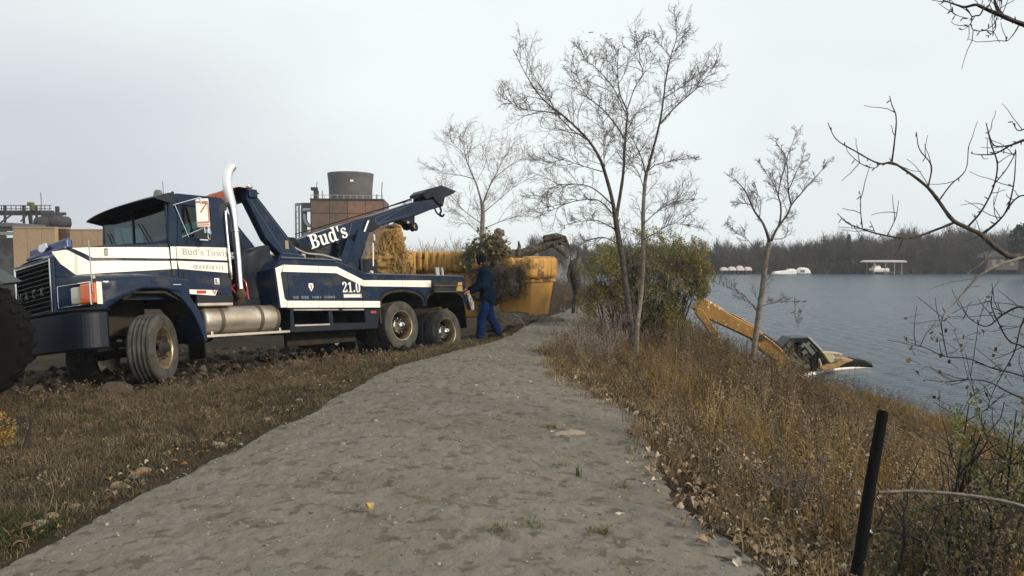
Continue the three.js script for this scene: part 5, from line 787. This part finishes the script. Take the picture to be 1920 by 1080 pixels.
    Lp(z8([[1845, 218], [1800, 290], [1750, 345], [1735, 345]]), .005, .002, M.twigDark, 0, 2); Lp(z8([[1890, 205], [1820, 180], [1740, 150]]), .010, .006, M.twigDark, -.15, 0);
    Lp(z8([[1695, -10], [1700, 30], [1690, 80]]), .004, .003, M.twigDark, 0, 1); Lp(z8([[1580, 75], [1610, 10], [1620, -20]]), .004, .003, M.twigDark, 0, 1);
    Lp([[3001, 3000.9], [1945, 600], [1915, 575], [1880, 590], [1850, 612], [1822, 600], [1800, 575]], .010, .002, M.twigDark, .2, 6);
    Lp([[3001, 3000.7], [1950, 690], [1918, 650], [1893, 640], [1870, 600], [1858, 570], [1862, 545]], .009, .002, M.twigDark, .1, 6);
    Lp([[3001, 3000.6], [1945, 720], [1900, 700], [1860, 690], [1815, 672], [1770, 668], [1735, 652], [1700, 640]], .009, .002, M.twigDark, -.2, 7);
    Lp([[3001, 3000.5], [1935, 760], [1890, 735], [1850, 715], [1812, 712], [1776, 716], [1735, 712]], .008, .002, M.twigDark, .1, 6);
    Lp([[1776, 668], [1768, 630], [1766, 600], [1772, 585]], .004, .002, M.twigDark, 0, 3);
    Lp([[3001, 3000.8], [1940, 570], [1915, 610], [1902, 660], [1880, 700], [1862, 735], [1850, 770]], .007, .002, M.twigDark, .3, 5);
    { const g = []; for (let i = 0; i < 60; i++) { const c = at(rr(1690, 1920), rr(590, 770), 4.8 + rr(-.3, .3)).sub(o); g.push(new THREE.PlaneGeometry(.018, .03).rotateX(rr(0, 3)).rotateY(rr(0, 3)).translate(c.x, c.y, c.z)); const a = c.clone().add(V(rr(.02, .12), rr(-.08, .06), rr(-.05, .05))); g.push(fixGeo(tube([c, a], [.0016, .0022], 3, false))); } stuff(P('leaves', g, S([.05, .04, .025], .9, 0, { side: 2 }), t)); }
    Lp(z8([[1270, 25], [1275, 70], [1290, 110], [1340, 135], [1420, 155]]), .003, .002, M.twigDark, 0, 1);
  }
}
// ------------------------------------------------------------------ leafy bushes and stems
const dummy = new THREE.Object3D(), colr = new THREE.Color();
function scatter(name, geo, mat, list, parent, cols) { // list of [pos, scale, ry, rx, rz]
  const m = new THREE.InstancedMesh(geo, mat, list.length); m.name = parent ? name : numbered(name); m.castShadow = m.receiveShadow = true;
  list.forEach((e, i) => { dummy.position.copy(e[0]); dummy.scale.setScalar(1).multiplyScalar(e[1]); if (e[5]) dummy.scale.y *= e[5]; dummy.rotation.set(e[3] || 0, e[2] || 0, e[4] || 0); dummy.updateMatrix(); m.setMatrixAt(i, dummy.matrix); const c = cols[Math.floor(rnd() * cols.length)], f = rr(.7, 1.3); m.setColorAt(i, colr.setRGB(c[0] * f, c[1] * f, c[2] * f)); });
  (parent || scene).add(m); m.userData.kind = 'stuff'; return m;
}
const leafGeo = (() => { const g = new THREE.BufferGeometry(); g.setAttribute('position', new THREE.Float32BufferAttribute([0, 0, 0, .28, .42, .06, 0, 1, 0, -.28, .42, .06], 3)); g.setIndex([0, 1, 2, 0, 2, 3]); g.computeVertexNormals(); g.setAttribute('uv', new THREE.Float32BufferAttribute([0, 0, 1, 0, 1, 1, 0, 1], 2)); return g; })();
const leafMat = new THREE.MeshPhysicalMaterial({ color: 0xffffff, roughness: .9, side: THREE.DoubleSide, transmission: .4, thickness: 0 });
function bush(name, label, c, lobes, nStem, nLeaf, size, cols, wood) { // lobes: [x, y, z, rx, ry, rz]
  const t = thing(name, label, 'bush', c), st = [], lf = [];
  for (let i = 0; i < nStem; i++) { const L = lobes[i % lobes.length], e = V(L[0] + rr(-1, 1) * L[3], L[1] + rr(-.3, 1.35) * L[4], L[2] + rr(-1, 1) * L[5]), b0 = V(L[0] * .55 + rr(-.35, .35), 0, L[2] * .5 + rr(-.25, .25)); const m = b0.clone().lerp(e, .5).add(V(rr(-.15, .15), .2, rr(-.15, .15))); const p = smoothPts([b0, m, e], 4); st.push(tube(p, [.014, .004], 4, false)); for (let k = 0; k < 4; k++) sprout(st, p[3 + Math.floor(rnd() * 5)], V(rr(-1, 1), rr(0, 1), rr(-1, 1)).normalize(), rr(.25, .6), .005, 0, .05, .003); }
  for (let i = 0; i < nLeaf; i++) { const L = lobes[Math.floor(rnd() * lobes.length)]; let x, y, z, r; do { x = rr(-1, 1); y = rr(-1, 1); z = rr(-1, 1); r = Math.hypot(x, y, z); } while (r > 1 || fbm(x * 2.2 + L[0] * 3, y * 2.2 + z * 1.5, 0, 211, 3) < .40 + .14 * r); lf.push([V(L[0] + x * L[3] * 1.1, Math.max(.05, L[1] + y * L[4] * 1.1), L[2] + z * L[5] * 1.1), size * rr(.6, 1.4), rr(0, 6.3), rr(-1.6, 1.6), rr(-1, 1)]); }
  stuff(P('stems', st, wood, t)); scatter('foliage', leafGeo, leafMat, lf, t, cols); return t;
}
{
  const olive = [[.25, .235, .04], [.18, .20, .04], [.28, .22, .045], [.12, .14, .03], [.25, .165, .06]], g1 = at(1200, 640, 17.5); g1.y = land(g1.x, g1.z) - .1;
  const k = 17.5 / FOC, X = px => (px - 1200) * k, Y = py => (640 - py) * k + .35;
  bush('olive_bush', 'large olive green leafy bush behind the forked bare trunks beside the lake', g1, [[X(1130), Y(530), .1, .62, .62, .6], [X(1115), Y(590), 0, .45, .5, .5], [X(1185), Y(500), -.3, .6, .6, .6], [X(1245), Y(500), -.2, .7, .66, .7], [X(1290), Y(505), .1, .45, .52, .5], [X(1270), Y(560), .3, .62, .6, .6], [X(1225), Y(600), .3, .6, .6, .6], [X(1180), Y(590), .2, .5, .6, .5], [X(1160), Y(555), -.1, .6, .6, .5], [X(1215), Y(545), 0, .7, .6, .6], [X(1300), Y(545), .3, .40, .5, .4], [X(1255), Y(630), .4, .55, .45, .5]], 190, 44000, .048, olive, S([.05, .042, .034], .9));
  const gr = [[.14, .165, .05], [.11, .14, .04], [.19, .18, .05], [.24, .18, .04], [.085, .10, .04]];
  const s1 = at(1850, 1000, 4.6); s1.y = land(s1.x, s1.z);
  const k4 = 4.6 / FOC, x4 = px => (px - 1850) * k4, y4 = py => EYE - (py - 482) * k4 - s1.y;
  bush('leafy_shrub', 'thin green leafed shrub on the bank at the right edge', s1, [[x4(1805), y4(830), 0, .09, .30, .15], [x4(1850), y4(900), .1, .22, .36, .2], [x4(1900), y4(850), .1, .16, .36, .2], [x4(1930), y4(920), 0, .2, .45, .2], [x4(1800), y4(980), .1, .25, .3, .2]], 14, 2100, .034, gr, M.twigDark);
  const s2 = at(1700, 1060, 4.3); s2.y = land(s2.x, s2.z);
  bush('low_shrub', 'low dull green shrub in the grass right of the black post', s2, [[0, .35, 0, .4, .3, .3], [.5, .4, .1, .45, .34, .3]], 9, 3000, .034, [[.06, .07, .025], [.10, .085, .022], [.08, .06, .022], [.05, .055, .02]], M.twigDark);
  // leafless stems standing in front of the water
  for (const [px, py, d, n, h, lab] of [[1760, 800, 6.2, 3, 1.5, 'thin dark leafless sapling in front of the water left of the leafy shrub'], [1880, 800, 5.4, 4, 1.8, 'thin dark leafless sapling at the right edge behind the leafy shrub'], [1066, 690, 12.5, 7, .75, 'grey brown leafless weed clump at the path edge left of the tall tree'], [1120, 700, 13, 8, .8, 'leafless weed clump just left of the forked trunks']]) {
    const b = at(px, py, d); b.y = land(b.x, b.z) - .02; const t = thing('bare_sapling', lab, 'sapling', b), g = [], lf = [];
    for (let i = 0; i < n; i++) { const q = []; sprout(q, V(rr(-.25, .25), 0, rr(-.2, .2)), V(rr(-.5, .5), 1, rr(-.3, .3)).normalize(), h * rr(.6, 1.15), .006, d < 7 ? 1 : 2, .0, .0022); g.push(...q); }
    P('stems', g, d < 7 ? M.twigDark : M.twigPale, t).userData.kind = 'stuff';
  }
  // yellow leafed tuft at the left edge
  const y1 = at(-6, 800, 6.6); y1.y = land(y1.x, y1.z); bush('yellow_shrub', 'little yellow leafed shrub at the left edge below the big black tyre', y1, [[0, .18, 0, .14, .18, .14]], 4, 520, .035, [[.35, .22, .02], [.28, .16, .02], [.16, .12, .03]], M.twigDark);
  const y2 = at(1463, 930, 5.6); y2.y = land(y2.x, y2.z); bush('yellow_weed', 'small weed with yellow and green leaves in the litter left of the black post', y2, [[0, .14, 0, .05, .12, .05], [.12, .06, .05, .10, .06, .08]], 8, 260, .03, [[.30, .18, .015], [.08, .11, .025], [.09, .12, .03]], M.twig);
}
// ------------------------------------------------------------------ grass, weeds, leaf litter
function clump(n, h, spread, w, lean, droop) {
  const pos = [], idx = [];
  for (let i = 0; i < n; i++) {
    const a = rnd() * 6.283, r = Math.sqrt(rnd()) * spread, x = Math.cos(a) * r, z = Math.sin(a) * r, hh = h * rr(.45, 1.1), la = rnd() * 6.283, l = rr(.1, lean) * hh, wa = la + 1.57, ww = w * rr(.6, 1.3), cx = Math.cos(wa) * ww / 2, cz = Math.sin(wa) * ww / 2, b = pos.length / 3;
    const put = (t, k) => { const q = Math.pow(t, 1.7), y = hh * (t - droop * Math.pow(t, 3)); pos.push(x + Math.cos(la) * l * q - cx * k, y, z + Math.sin(la) * l * q - cz * k, x + Math.cos(la) * l * q + cx * k, y, z + Math.sin(la) * l * q + cz * k); };
    put(0, 1); put(.5, .8); put(1, .15); idx.push(b, b + 1, b + 2, b + 1, b + 3, b + 2, b + 2, b + 3, b + 4, b + 3, b + 5, b + 4);
  }
  const g = new THREE.BufferGeometry(); g.setAttribute('position', new THREE.Float32BufferAttribute(pos, 3)); g.setIndex(idx); g.computeVertexNormals(); g.setAttribute('uv', new THREE.Float32BufferAttribute(new Float32Array(pos.length / 3 * 2), 2)); return g;
}
function weed(h, n) { const g = []; for (let i = 0; i < n; i++) { const b = V(rr(-.08, .08), 0, rr(-.08, .08)), e = V(b.x + rr(-.15, .15), h * rr(.7, 1.1), b.z + rr(-.15, .15)), m = b.clone().lerp(e, .5).add(V(rr(-.03, .03), 0, rr(-.03, .03))); g.push(tube([b, m, e], [.004, .0018], 3, false)); for (let k = 0; k < 6; k++) { const q = m.clone().lerp(e, rr(-.3, 1)); const f = q.clone().add(V(rr(-.09, .09), rr(.03, .12), rr(-.09, .09))); g.push(tube([q, f], [.0022, .0014], 3, false)); for (let s = 0; s < 2; s++) g.push(new THREE.OctahedronGeometry(rr(.007, .014), 0).translate(f.x + rr(-.012, .012), f.y + rr(-.012, .012), f.z)); } } return mergeGeometries(g.map(q => fixGeo(q))); }
const blade = new THREE.MeshPhysicalMaterial({ color: 0xffffff, roughness: 1, side: THREE.DoubleSide, transmission: .15, thickness: 0, specularIntensity: .12 });
const straw = [[.27, .185, .085], [.34, .25, .13], [.19, .13, .065], [.46, .36, .22], [.23, .145, .055], [.16, .115, .07]];
const rust = [[.27, .165, .06], [.34, .22, .085], [.18, .105, .045], [.40, .28, .13], [.25, .17, .06], [.22, .20, .06]];
const dim = [[.105, .082, .052], [.14, .11, .075], [.075, .060, .040], [.09, .082, .040], [.18, .145, .10]];
const pick = (n, f, cols, name, label, geos, mat, grow) => { const L = geos.map(() => []); let tries = 0, c = 0; while (c < n && tries++ < n * 60) { const e = f(); if (!e) continue; L[Math.floor(rnd() * geos.length)].push(e); c++; } const holder = L.map((l, i) => scatter(name, geos[i], mat, l, null, cols)); holder.forEach(h => { h.userData.kind = 'stuff'; h.userData.label = label; }); };
const edgeN = (x, z) => .55 * (fbm(x * .8, z * .8, 0, 231, 3) - .5);
{ // right bank: tall dry grass, denser and warmer down the slope
  const right = (hmin, hmax, near, far, xoff) => () => { const d = near + (far - near) * Math.pow(rnd(), .75), R = table(Redge, d), x = R + xoff + Math.pow(rnd(), .85) * (table(Shore, d) + .3 - R - xoff), z = -d; if (Math.abs(x / d) > .86 && d > 3) return null; const u = x - R + edgeN(x, z) * 1.5; if (u < xoff) return null; const den = ss(-.1, lerp(2.0, 1.0, ss(5, 10, d)), u) * (.35 + fbm(x * .7, z * .7, 0, 233, 3)); if (rnd() > den * 1.05 * ss(.30, .52, fbm(x * 1.1 + 5, z * 1.1, 0, 239, 3))) return null; const s = lerp(hmin, hmax, ss(.1, 2.4, u)) * (1 - .55 * ss(-1, -1.75, land(x, z))) * rr(.7, 1.25) * (.7 + .7 * fbm(x * .5 + 3, z * .5, 0, 235, 2)); return [V(x, land(x, z) - .02, z), s, rr(0, 6.28), rr(-.12, .12), rr(-.12, .12)]; };
  pick(5200, right(.45, 1.0, 2.6, 20, .05), rust, 'tall_dry_grass', 'rusty brown tall dry grass covering the bank down to the lake', [clump(15, .62, .12, .010, .5, .25), clump(13, .75, .14, .009, .6, .3), clump(18, .5, .16, .011, .7, .35)], blade);
  pick(3800, right(.4, .9, 2.6, 21, .1), straw, 'dry_grass', 'straw coloured dry grass mixed on the bank', [clump(14, .55, .14, .008, .6, .3), clump(16, .42, .16, .009, .8, .4)], blade);
  pick(1500, right(.5, 1.0, 3, 21, .2), [[.13, .10, .075], [.09, .065, .045], [.22, .17, .12]], 'dead_weeds', 'dead brown weeds with seed heads on the bank', [weed(.8, 3), weed(.95, 2), weed(.65, 4)], blade);
  pick(900, right(.5, .8, 2.6, 12, .2), [[.06, .07, .022], [.08, .08, .03], [.05, .055, .02]], 'green_undergrowth', 'dull green undergrowth between the dry grass of the bank', [clump(14, .35, .15, .012, .9, .4)], blade);
  pick(150, () => { const d = rr(4.2, 10), R = table(Redge, d), x = R + .6 + Math.pow(rnd(), .8) * 4.5, z = -d; if (x / d > .8) return null; return [V(x, land(x, z) - .02, z), rr(.8, 1.25), rr(0, 6.28), rr(-.15, .15), rr(-.15, .15)]; }, [[.30, .22, .13], [.20, .14, .075], [.38, .30, .20]], 'tall_weeds', 'loose taller straw weeds rising out of the bank grass', [weed(.75, 2), weed(.95, 1), weed(.6, 3)], blade);
  pick(260, () => { const d = rr(13.5, 18.5), x = rr(3.6, 7.2), z = -d; if (land(x, z) < WATER + .05) return null; return [V(x, land(x, z) - .02, z), rr(.8, 1.35), rr(0, 6.28), 0, 0]; }, [[.13, .10, .075], [.16, .11, .06], [.22, .17, .11], [.14, .12, .04]], 'shore_weeds', 'taller weeds standing before the sunken excavator arm', [weed(.9, 3), weed(1.05, 2), clump(12, .8, .14, .009, .5, .25)], blade);
  pick(48, () => { const d = rr(11.5, 18.5), R = table(Redge, d), x = R + rr(-.1, 1.3), z = -d; return [V(x, land(x, z) - .01, z), rr(.5, 1.1), rr(0, 6.28), 0, 0]; }, [[.16, .125, .095], [.12, .09, .07], [.20, .16, .125], [.17, .115, .085]], 'thin_brush', 'thin grey brown brush where the path bends before the forked trunks', [weed(.8, 4), weed(1.0, 3), weed(.6, 5)], blade);
  // sparse short growth reaching out over the edge of the dirt
  const rim = (a, b, p) => () => { const d = 2.6 + 14 * Math.pow(rnd(), .9), R = table(Redge, d), x = R + a + Math.pow(rnd(), p) * (b - a), z = -d; if (x / d > .86) return null; const u = x - R + edgeN(x, z), a2 = a * lerp(.35, 1, ss(5, 9, d)); if (rnd() > ss(a2, a2 + .7, u) * (.3 + fbm(x * 1.3, z * 1.3, 0, 237, 3))) return null; return [V(x, land(x, z) - .005, z), rr(.5, 1.15), rr(0, 6.28), rr(-.15, .15), rr(-.15, .15)]; };
  pick(3200, rim(-.6, 1.3, 1), [...dim, ...straw], 'edge_grass', 'short faded grass along the right edge of the path', [clump(16, .17, .12, .007, 1.2, .4), clump(14, .24, .12, .007, .9, .4)], blade);
  pick(360, rim(-.45, 1.4, 1), [[.15, .11, .07], [.10, .075, .05], [.22, .18, .13]], 'edge_weeds', 'thin dry weeds along the right edge of the path', [weed(.30, 1), weed(.42, 2)], blade);
  // brush further along the path and behind the machine
  const back = () => { const d = rr(22, 46), x = rr(.5, 9.5); const z = -d, L = table(Ledge, d), R = table(Redge, d); if (d < 27 && x > L - .1 && x < R + .1) return null; if (land(x, z) < WATER) return null; return [V(x, land(x, z) - .02, z), rr(.4, .75), rr(0, 6.28), 0, 0]; };
  pick(1600, back, [[.14, .10, .078], [.10, .08, .06], [.17, .13, .10], [.12, .085, .07]], 'brown_brush', 'grey brown brush beyond the end of the path', [weed(.8, 4), clump(16, .7, .2, .012, .6, .3)], blade);
}
{ // left verge: short dull grass from the path edge to the truck
  const left = (near, far, wmax, xoff) => () => { const d = near + (far - near) * Math.pow(rnd(), .8), L = table(Ledge, d), x = L - xoff - rnd() * wmax, z = -d; if (x / d < -.82) return null; const u = L - x + edgeN(x, z); if (u < xoff) return null; const bare = ss(.50, .62, fbm(x * .6, z * .6 + 7, 0, 241, 3)) * ss(1.5, 3, u); if (rnd() > (.5 + .5 * ss(0, .6, u)) * (1 - bare * .7)) return null; const under = d > 9.3 && u > table([[9.3, 3], [10, 2.3], [13, .9], [16, .1]], d); if (under && rnd() < .97) return null; return [V(x, land(x, z) - .015, z), rr(.45, 1.1) * (.65 + .6 * fbm(x, z, 0, 243, 2)), rr(0, 6.28), rr(-.15, .15), rr(-.15, .15)]; };
  pick(7600, left(2.8, 15.5, 6.5, -.14), dim, 'short_dry_grass', 'short dull brown grass between the path and the truck', [clump(26, .13, .13, .006, 1.2, .4), clump(22, .17, .14, .006, 1.1, .4), clump(28, .09, .16, .007, 1.4, .4)], blade);
  pick(420, left(2.8, 12, 5, .2), [[.15, .10, .065], [.19, .145, .10], [.11, .08, .055]], 'thin_weeds', 'thin reddish weeds standing in the left verge', [weed(.20, 1), weed(.28, 1)], blade);
  pick(170, left(3.2, 4.6, .9, .0), [[.035, .055, .016], [.05, .06, .022]], 'green_grass', 'short green grass at the lower left corner', [clump(26, .12, .12, .008, 1.1, .4)], blade);
}
{ // leaf litter along both path edges and over the near bank, and a few stray tufts on the dirt
  const curl = (w, l) => { const r = []; for (let i = 0; i <= 4; i++) { const t = i / 4, ww = w * Math.sin(Math.PI * (.08 + .84 * t)); r.push([V(-ww / 2, .012 + .02 * Math.sin(t * 3), (t - .5) * l), V(0, .0 + .02 * Math.sin(t * 3), (t - .5) * l), V(ww / 2, .012 + .02 * Math.sin(t * 3), (t - .5) * l)]); } const g = grid(r); return fixGeo(g); };
  const lit = [[.27, .20, .13], [.19, .13, .075], [.42, .35, .27], [.13, .085, .05], [.22, .16, .10]];
  const litMat = S(0xffffff, .9, 0, { side: 2 });
  pick(6500, () => { const d = 2.6 + 9 * Math.pow(rnd(), 1.1), R = table(Redge, d), x = R - .4 + Math.pow(rnd(), 1.25) * 3.3, z = -d; if (d < 5 && x / d > .8) return null; const u = x - R + edgeN(x, z); if (u < -.45 || rnd() > ss(-.35, .45, u) * (.25 + fbm(x * 1.6, z * 1.6, 0, 251, 3))) return null; return [V(x, land(x, z) + rr(.01, .05) + .13 * ss(.3, 1.6, u) * rnd(), z), rr(.7, 1.8), rr(0, 6.28), rr(-.7, .7), rr(-.7, .7)]; }, lit, 'leaf_litter', 'pale dead leaves littering the bank beside the path', [curl(.028, .045), curl(.02, .04), curl(.034, .04)], litMat);
  pick(150, () => { const d = 3 + 9 * rnd(), x = table(Ledge, d) + rr(-.35, .06), z = -d; if (fbm(d * 1.3, 5, 0, 253, 3) < .48) return null; return [V(x, land(x, z) + rr(.01, .05), z), rr(.6, 1.4), rr(0, 6.28), rr(-.6, .6), rr(-.6, .6)]; }, [...lit.map(c => c.map(v => v * .6)), [.18, .09, .04], [.18, .13, .045]], 'edge_leaves', 'tan dead leaves gathered along the left edge of the path', [curl(.04, .055), curl(.03, .045)], litMat);
  const chips = new THREE.IcosahedronGeometry(.011, 0); chips.scale(1, .6, 1); fixGeo(chips);
  pick(5200, () => { const d = 2.6 + 12 * Math.pow(rnd(), 1.3), x = lerp(table(Ledge, d) + .15, table(Redge, d) - .1, rnd()), z = -d; return [V(x, pathY(x, z), z), rr(.2, 1) * (rnd() < .04 ? 2.2 : .8), rr(0, 6.28), rr(0, 3), 0]; }, [[.19, .18, .16], [.13, .12, .10], [.28, .27, .25], [.10, .085, .06]], 'path_grit', 'grit and small clods lying on the dirt path', [fixGeo(chips)], S(0xffffff, .95));
  const onPath = [[1000, 1015, .10, 'small green weed tuft at the bottom of the path, right of centre'], [1120, 1020, .08, 'yellow green weed tuft on the path beside the lower right litter'], [1085, 910, .16, 'upright thin green weed on the path near its right edge'], [1048, 890, .07, 'tiny green weed on the path left of the upright weed'], [1035, 820, .08, 'dark green tuft at the end of the tan clod on the path'], [1165, 925, .08, 'low green tuft where the path meets the right bank'], [935, 1025, .06, 'dull low tuft at the bottom of the path beside the green tuft']];
  onPath.forEach(([px, py, h, lab], i) => { const a = at(px, py, 1), s = EYE / (EYE - a.y), x = a.x * s, z = a.z * s; const t = thing('weed_tuft', lab, 'weed', V(x, pathY(x, z) - .01, z)); P('leaves', [clump(i === 2 ? 14 : 34, h, i === 2 ? .02 : .07, .008, i === 2 ? .4 : 1.6, .3)], S([[.085, .095, .03], [.11, .10, .025], [.07, .08, .03]][i % 3], .9, 0, { side: 2 }), t); });
  const onGround = (px, py) => { const a = at(px, py, 1), s = EYE / (EYE - a.y); return V(a.x * s, 0, a.z * s); };
  const cl = (name, lab, cat, px, py, r, m, s) => { const c = onGround(px, py); c.y = pathY(c.x, c.z) - .01; const t = thing(name, lab, cat, c, .5); P('clod', field((x, y, z) => Math.hypot(x / r[0], y / r[1], z / r[2]) - 1 + .6 * (fbm(x * 14 + z * 9, y * 14 + z * 5, 0, s, 3) - .5), [-r[0] * 1.4, -r[1] * 1.4, -r[2] * 1.4], [r[0] * 1.4, r[1] * 1.4, r[2] * 1.4], Math.max(.008, r[1] / 4)), m, t); return t; };
  cl('dirt_clod', 'tan crumbling clod with grass on the path right of centre', 'clod', 1062, 828, [.19, .05, .09], S([.24, .20, .15], .95), 3);
  cl('pale_stone', 'small pale stone with dark side low on the path near the right bank', 'stone', 1160, 980, [.035, .025, .03], S([.42, .40, .36], .9), 5);
  cl('white_chip', 'white chip on the path beside the tan clod', 'chip', 1034, 827, [.03, .012, .015], S([.7, .68, .62], .8), 6);
  const q = onGround(692, 998); q.y = pathY(q.x, q.z); const lf = thing('curled_leaf', 'curled yellow leaf lying alone on the near path', 'leaf', q, .4);
  P('blade', grid(Array.from({ length: 9 }, (_, i) => { const a = i / 8; return [V(-.02 * Math.sin(a * 3.1), .012 + .06 * Math.sin(a * 2.6), .1 * (a - .5)), V(.02 * Math.sin(a * 3.1) + .01, .02 + .05 * Math.sin(a * 2.6), .1 * (a - .5) + .01)]; })), S([.42, .30, .10], .85, 0, { side: 2 }), lf); P('stalk', tube([V(0, .03, .05), V(.01, .07, .065), V(.0, .10, .06)], [.003, .002], 4), S([.36, .26, .09], .85), lf);
  const st = [[412, 838, 1.1], [432, 828, .9], [268, 884, 1.2], [250, 895, .8], [222, 912, 1.0], [95, 970, .9], [74, 985, 1.1], [140, 948, .8], [500, 790, .8], [560, 752, .9]];
  st.forEach(([px, py, s], i) => { const t = cl('edge_stone', 'tan lump among the leaves along the left edge of the path', 'clod', px, py, [.055 * s, .035 * s, .05 * s], i % 3 ? S([.17, .125, .08], .95) : S([.20, .17, .13], .95), 11 + i); t.userData.group = 'tan lumps along the left path edge'; });
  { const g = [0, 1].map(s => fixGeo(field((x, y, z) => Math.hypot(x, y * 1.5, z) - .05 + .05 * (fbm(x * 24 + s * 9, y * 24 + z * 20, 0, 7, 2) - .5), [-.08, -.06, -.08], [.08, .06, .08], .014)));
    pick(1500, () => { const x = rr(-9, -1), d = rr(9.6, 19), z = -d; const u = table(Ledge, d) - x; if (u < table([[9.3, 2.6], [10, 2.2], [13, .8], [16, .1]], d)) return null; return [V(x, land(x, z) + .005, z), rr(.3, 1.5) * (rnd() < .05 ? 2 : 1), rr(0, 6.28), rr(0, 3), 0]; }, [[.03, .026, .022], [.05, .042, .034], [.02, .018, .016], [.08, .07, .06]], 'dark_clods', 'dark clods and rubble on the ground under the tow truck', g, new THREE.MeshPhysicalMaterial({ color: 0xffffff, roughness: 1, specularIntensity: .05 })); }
  // dark debris by the front wheel
  cl('dirt_lump', 'dark lump of earth on the ground beside the truck front wheel', 'clod', 215, 722, [.22, .14, .2], S(0xffffff, .95, 0, { map: M.mud.map, color: new THREE.Color().setRGB(.45, .45, .45) }), 31);
}
// ------------------------------------------------------------------ far woods
{
  const mk = (h, n) => { const g = []; g.push(tube([V(0, 0, 0), V(rr(-.2, .2), h * .5, 0), V(rr(-.4, .4), h * .9, 0)], [.12, .03], 3, false)); for (let i = 0; i < n; i++) { const y = h * rr(.12, .85), e = V(rr(-1, 1) * h * .32 * (1.15 - y / h), y + rr(.05, .32) * h * .6, rr(-1, 1) * h * .25); g.push(tube([V(rr(-.1, .1), y * .9, 0), e], [.05, .012], 3, false)); for (let k = 0; k < 4; k++) { const q = V(0, y, 0).lerp(e, rr(.3, 1)); g.push(tube([q, q.clone().add(V(rr(-.8, .8), rr(.1, 1.1), rr(-.5, .5)))], [.028, .008], 3, false)); } } return mergeGeometries(g.map(q => fixGeo(q))); };
  const kinds = [mk(6, 46), mk(7, 54), mk(5, 50)], lst = [[], [], []];
  for (let i = 0; i < 1300; i++) { const d = rr(149, 175), x = rr(4, 150); const px = 960 + x / d * FOC; const hh = table([[900, .85], [1330, .72], [1450, .76], [1560, .92], [1640, 1.0], [1720, 1.12], [1800, 1.2], [1920, 1.0], [2200, 1.0]], px) * (.82 + .36 * fbm(px * .02, 1, 0, 261, 3)); lst[i % 3].push([V(x, land(x, -d) - .2, -d), hh * rr(.75, 1.1), rr(0, 6.28), 0, 0]); }
  lst.forEach((l, i) => { const m = scatter('far_wood', kinds[i], S(0xffffff, .95), l, null, [[.032, .027, .025], [.042, .035, .032], [.026, .023, .022], [.05, .04, .034]]); m.userData.label = 'dark leafless wood along the far shore of the lake'; });
  const sc = []; for (let i = 0; i < 2000; i++) { const d = rr(149, 153), x = rr(4, 150); sc.push([V(x, Math.max(WATER, land(x, -d)) - .1, -d), rr(.8, 2.2), rr(0, 6.28), 0, 0]); }
  scatter('shore_scrub', mergeGeometries(Array.from({ length: 26 }, () => fixGeo(tube([V(rr(-.4, .4), 0, rr(-.3, .3)), V(rr(-.9, .9), rr(.6, 1.3), rr(-.5, .5))], [.05, .015], 3, false)))), S(0xffffff, .95), sc, null, [[.035, .030, .024], [.05, .045, .03], [.03, .026, .022], [.045, .036, .03]]).userData.label = 'dark scrub at the waterline of the far shore';
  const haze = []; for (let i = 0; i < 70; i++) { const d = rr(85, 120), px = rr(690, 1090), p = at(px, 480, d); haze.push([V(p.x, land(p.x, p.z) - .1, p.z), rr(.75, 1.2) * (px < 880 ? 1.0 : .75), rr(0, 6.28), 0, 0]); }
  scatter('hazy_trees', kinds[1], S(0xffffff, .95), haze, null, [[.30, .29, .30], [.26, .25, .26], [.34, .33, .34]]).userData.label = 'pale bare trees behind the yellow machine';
  const cn = at(1591, 492, 150), c = thing('dark_conifer', 'small dark pointed conifer rising above the far wood', 'tree', V(cn.x, land(cn.x, cn.z), cn.z)); P('trunk', bar(V(0, 0, 0), V(0, 7.0, 0), .15, 6), M.bark, c);
  { const g = []; for (let i = 0; i < 420; i++) { const y = rr(1, 8.6), r = (8.8 - y) * .20, a = rnd() * 6.28; g.push(new THREE.PlaneGeometry(.5, .25).rotateX(rr(-1, 1)).rotateY(a).translate(Math.cos(a) * r * rr(.3, 1), y, Math.sin(a) * r)); } P('crown', g, S([.022, .028, .022], .95, 0, { side: 2 }), c); }
  const ev = at(1925, 470, 120), e = thing('round_evergreen', 'dark round evergreen at the right edge above the far shore', 'tree', V(ev.x, WATER, ev.z)); P('trunk', bar(V(0, 0, 0), V(0, 6, 0), .3, 6), M.bark, e);
  { const g = []; for (let i = 0; i < 1400; i++) { const a = rnd() * 6.28, q = Math.acos(rr(-1, 1)), r = rr(.75, 1.05); g.push(new THREE.PlaneGeometry(.45, .35).rotateX(rr(-1.5, 1.5)).rotateY(rr(0, 6)).translate(Math.sin(q) * Math.cos(a) * 2.9 * r, 6.2 + Math.cos(q) * 3.3 * r, Math.sin(q) * Math.sin(a) * 2.4 * r)); } P('crown', g, S([.022, .03, .022], .95, 0, { side: 2 }), e); }
}
renderer.render(scene, camera);
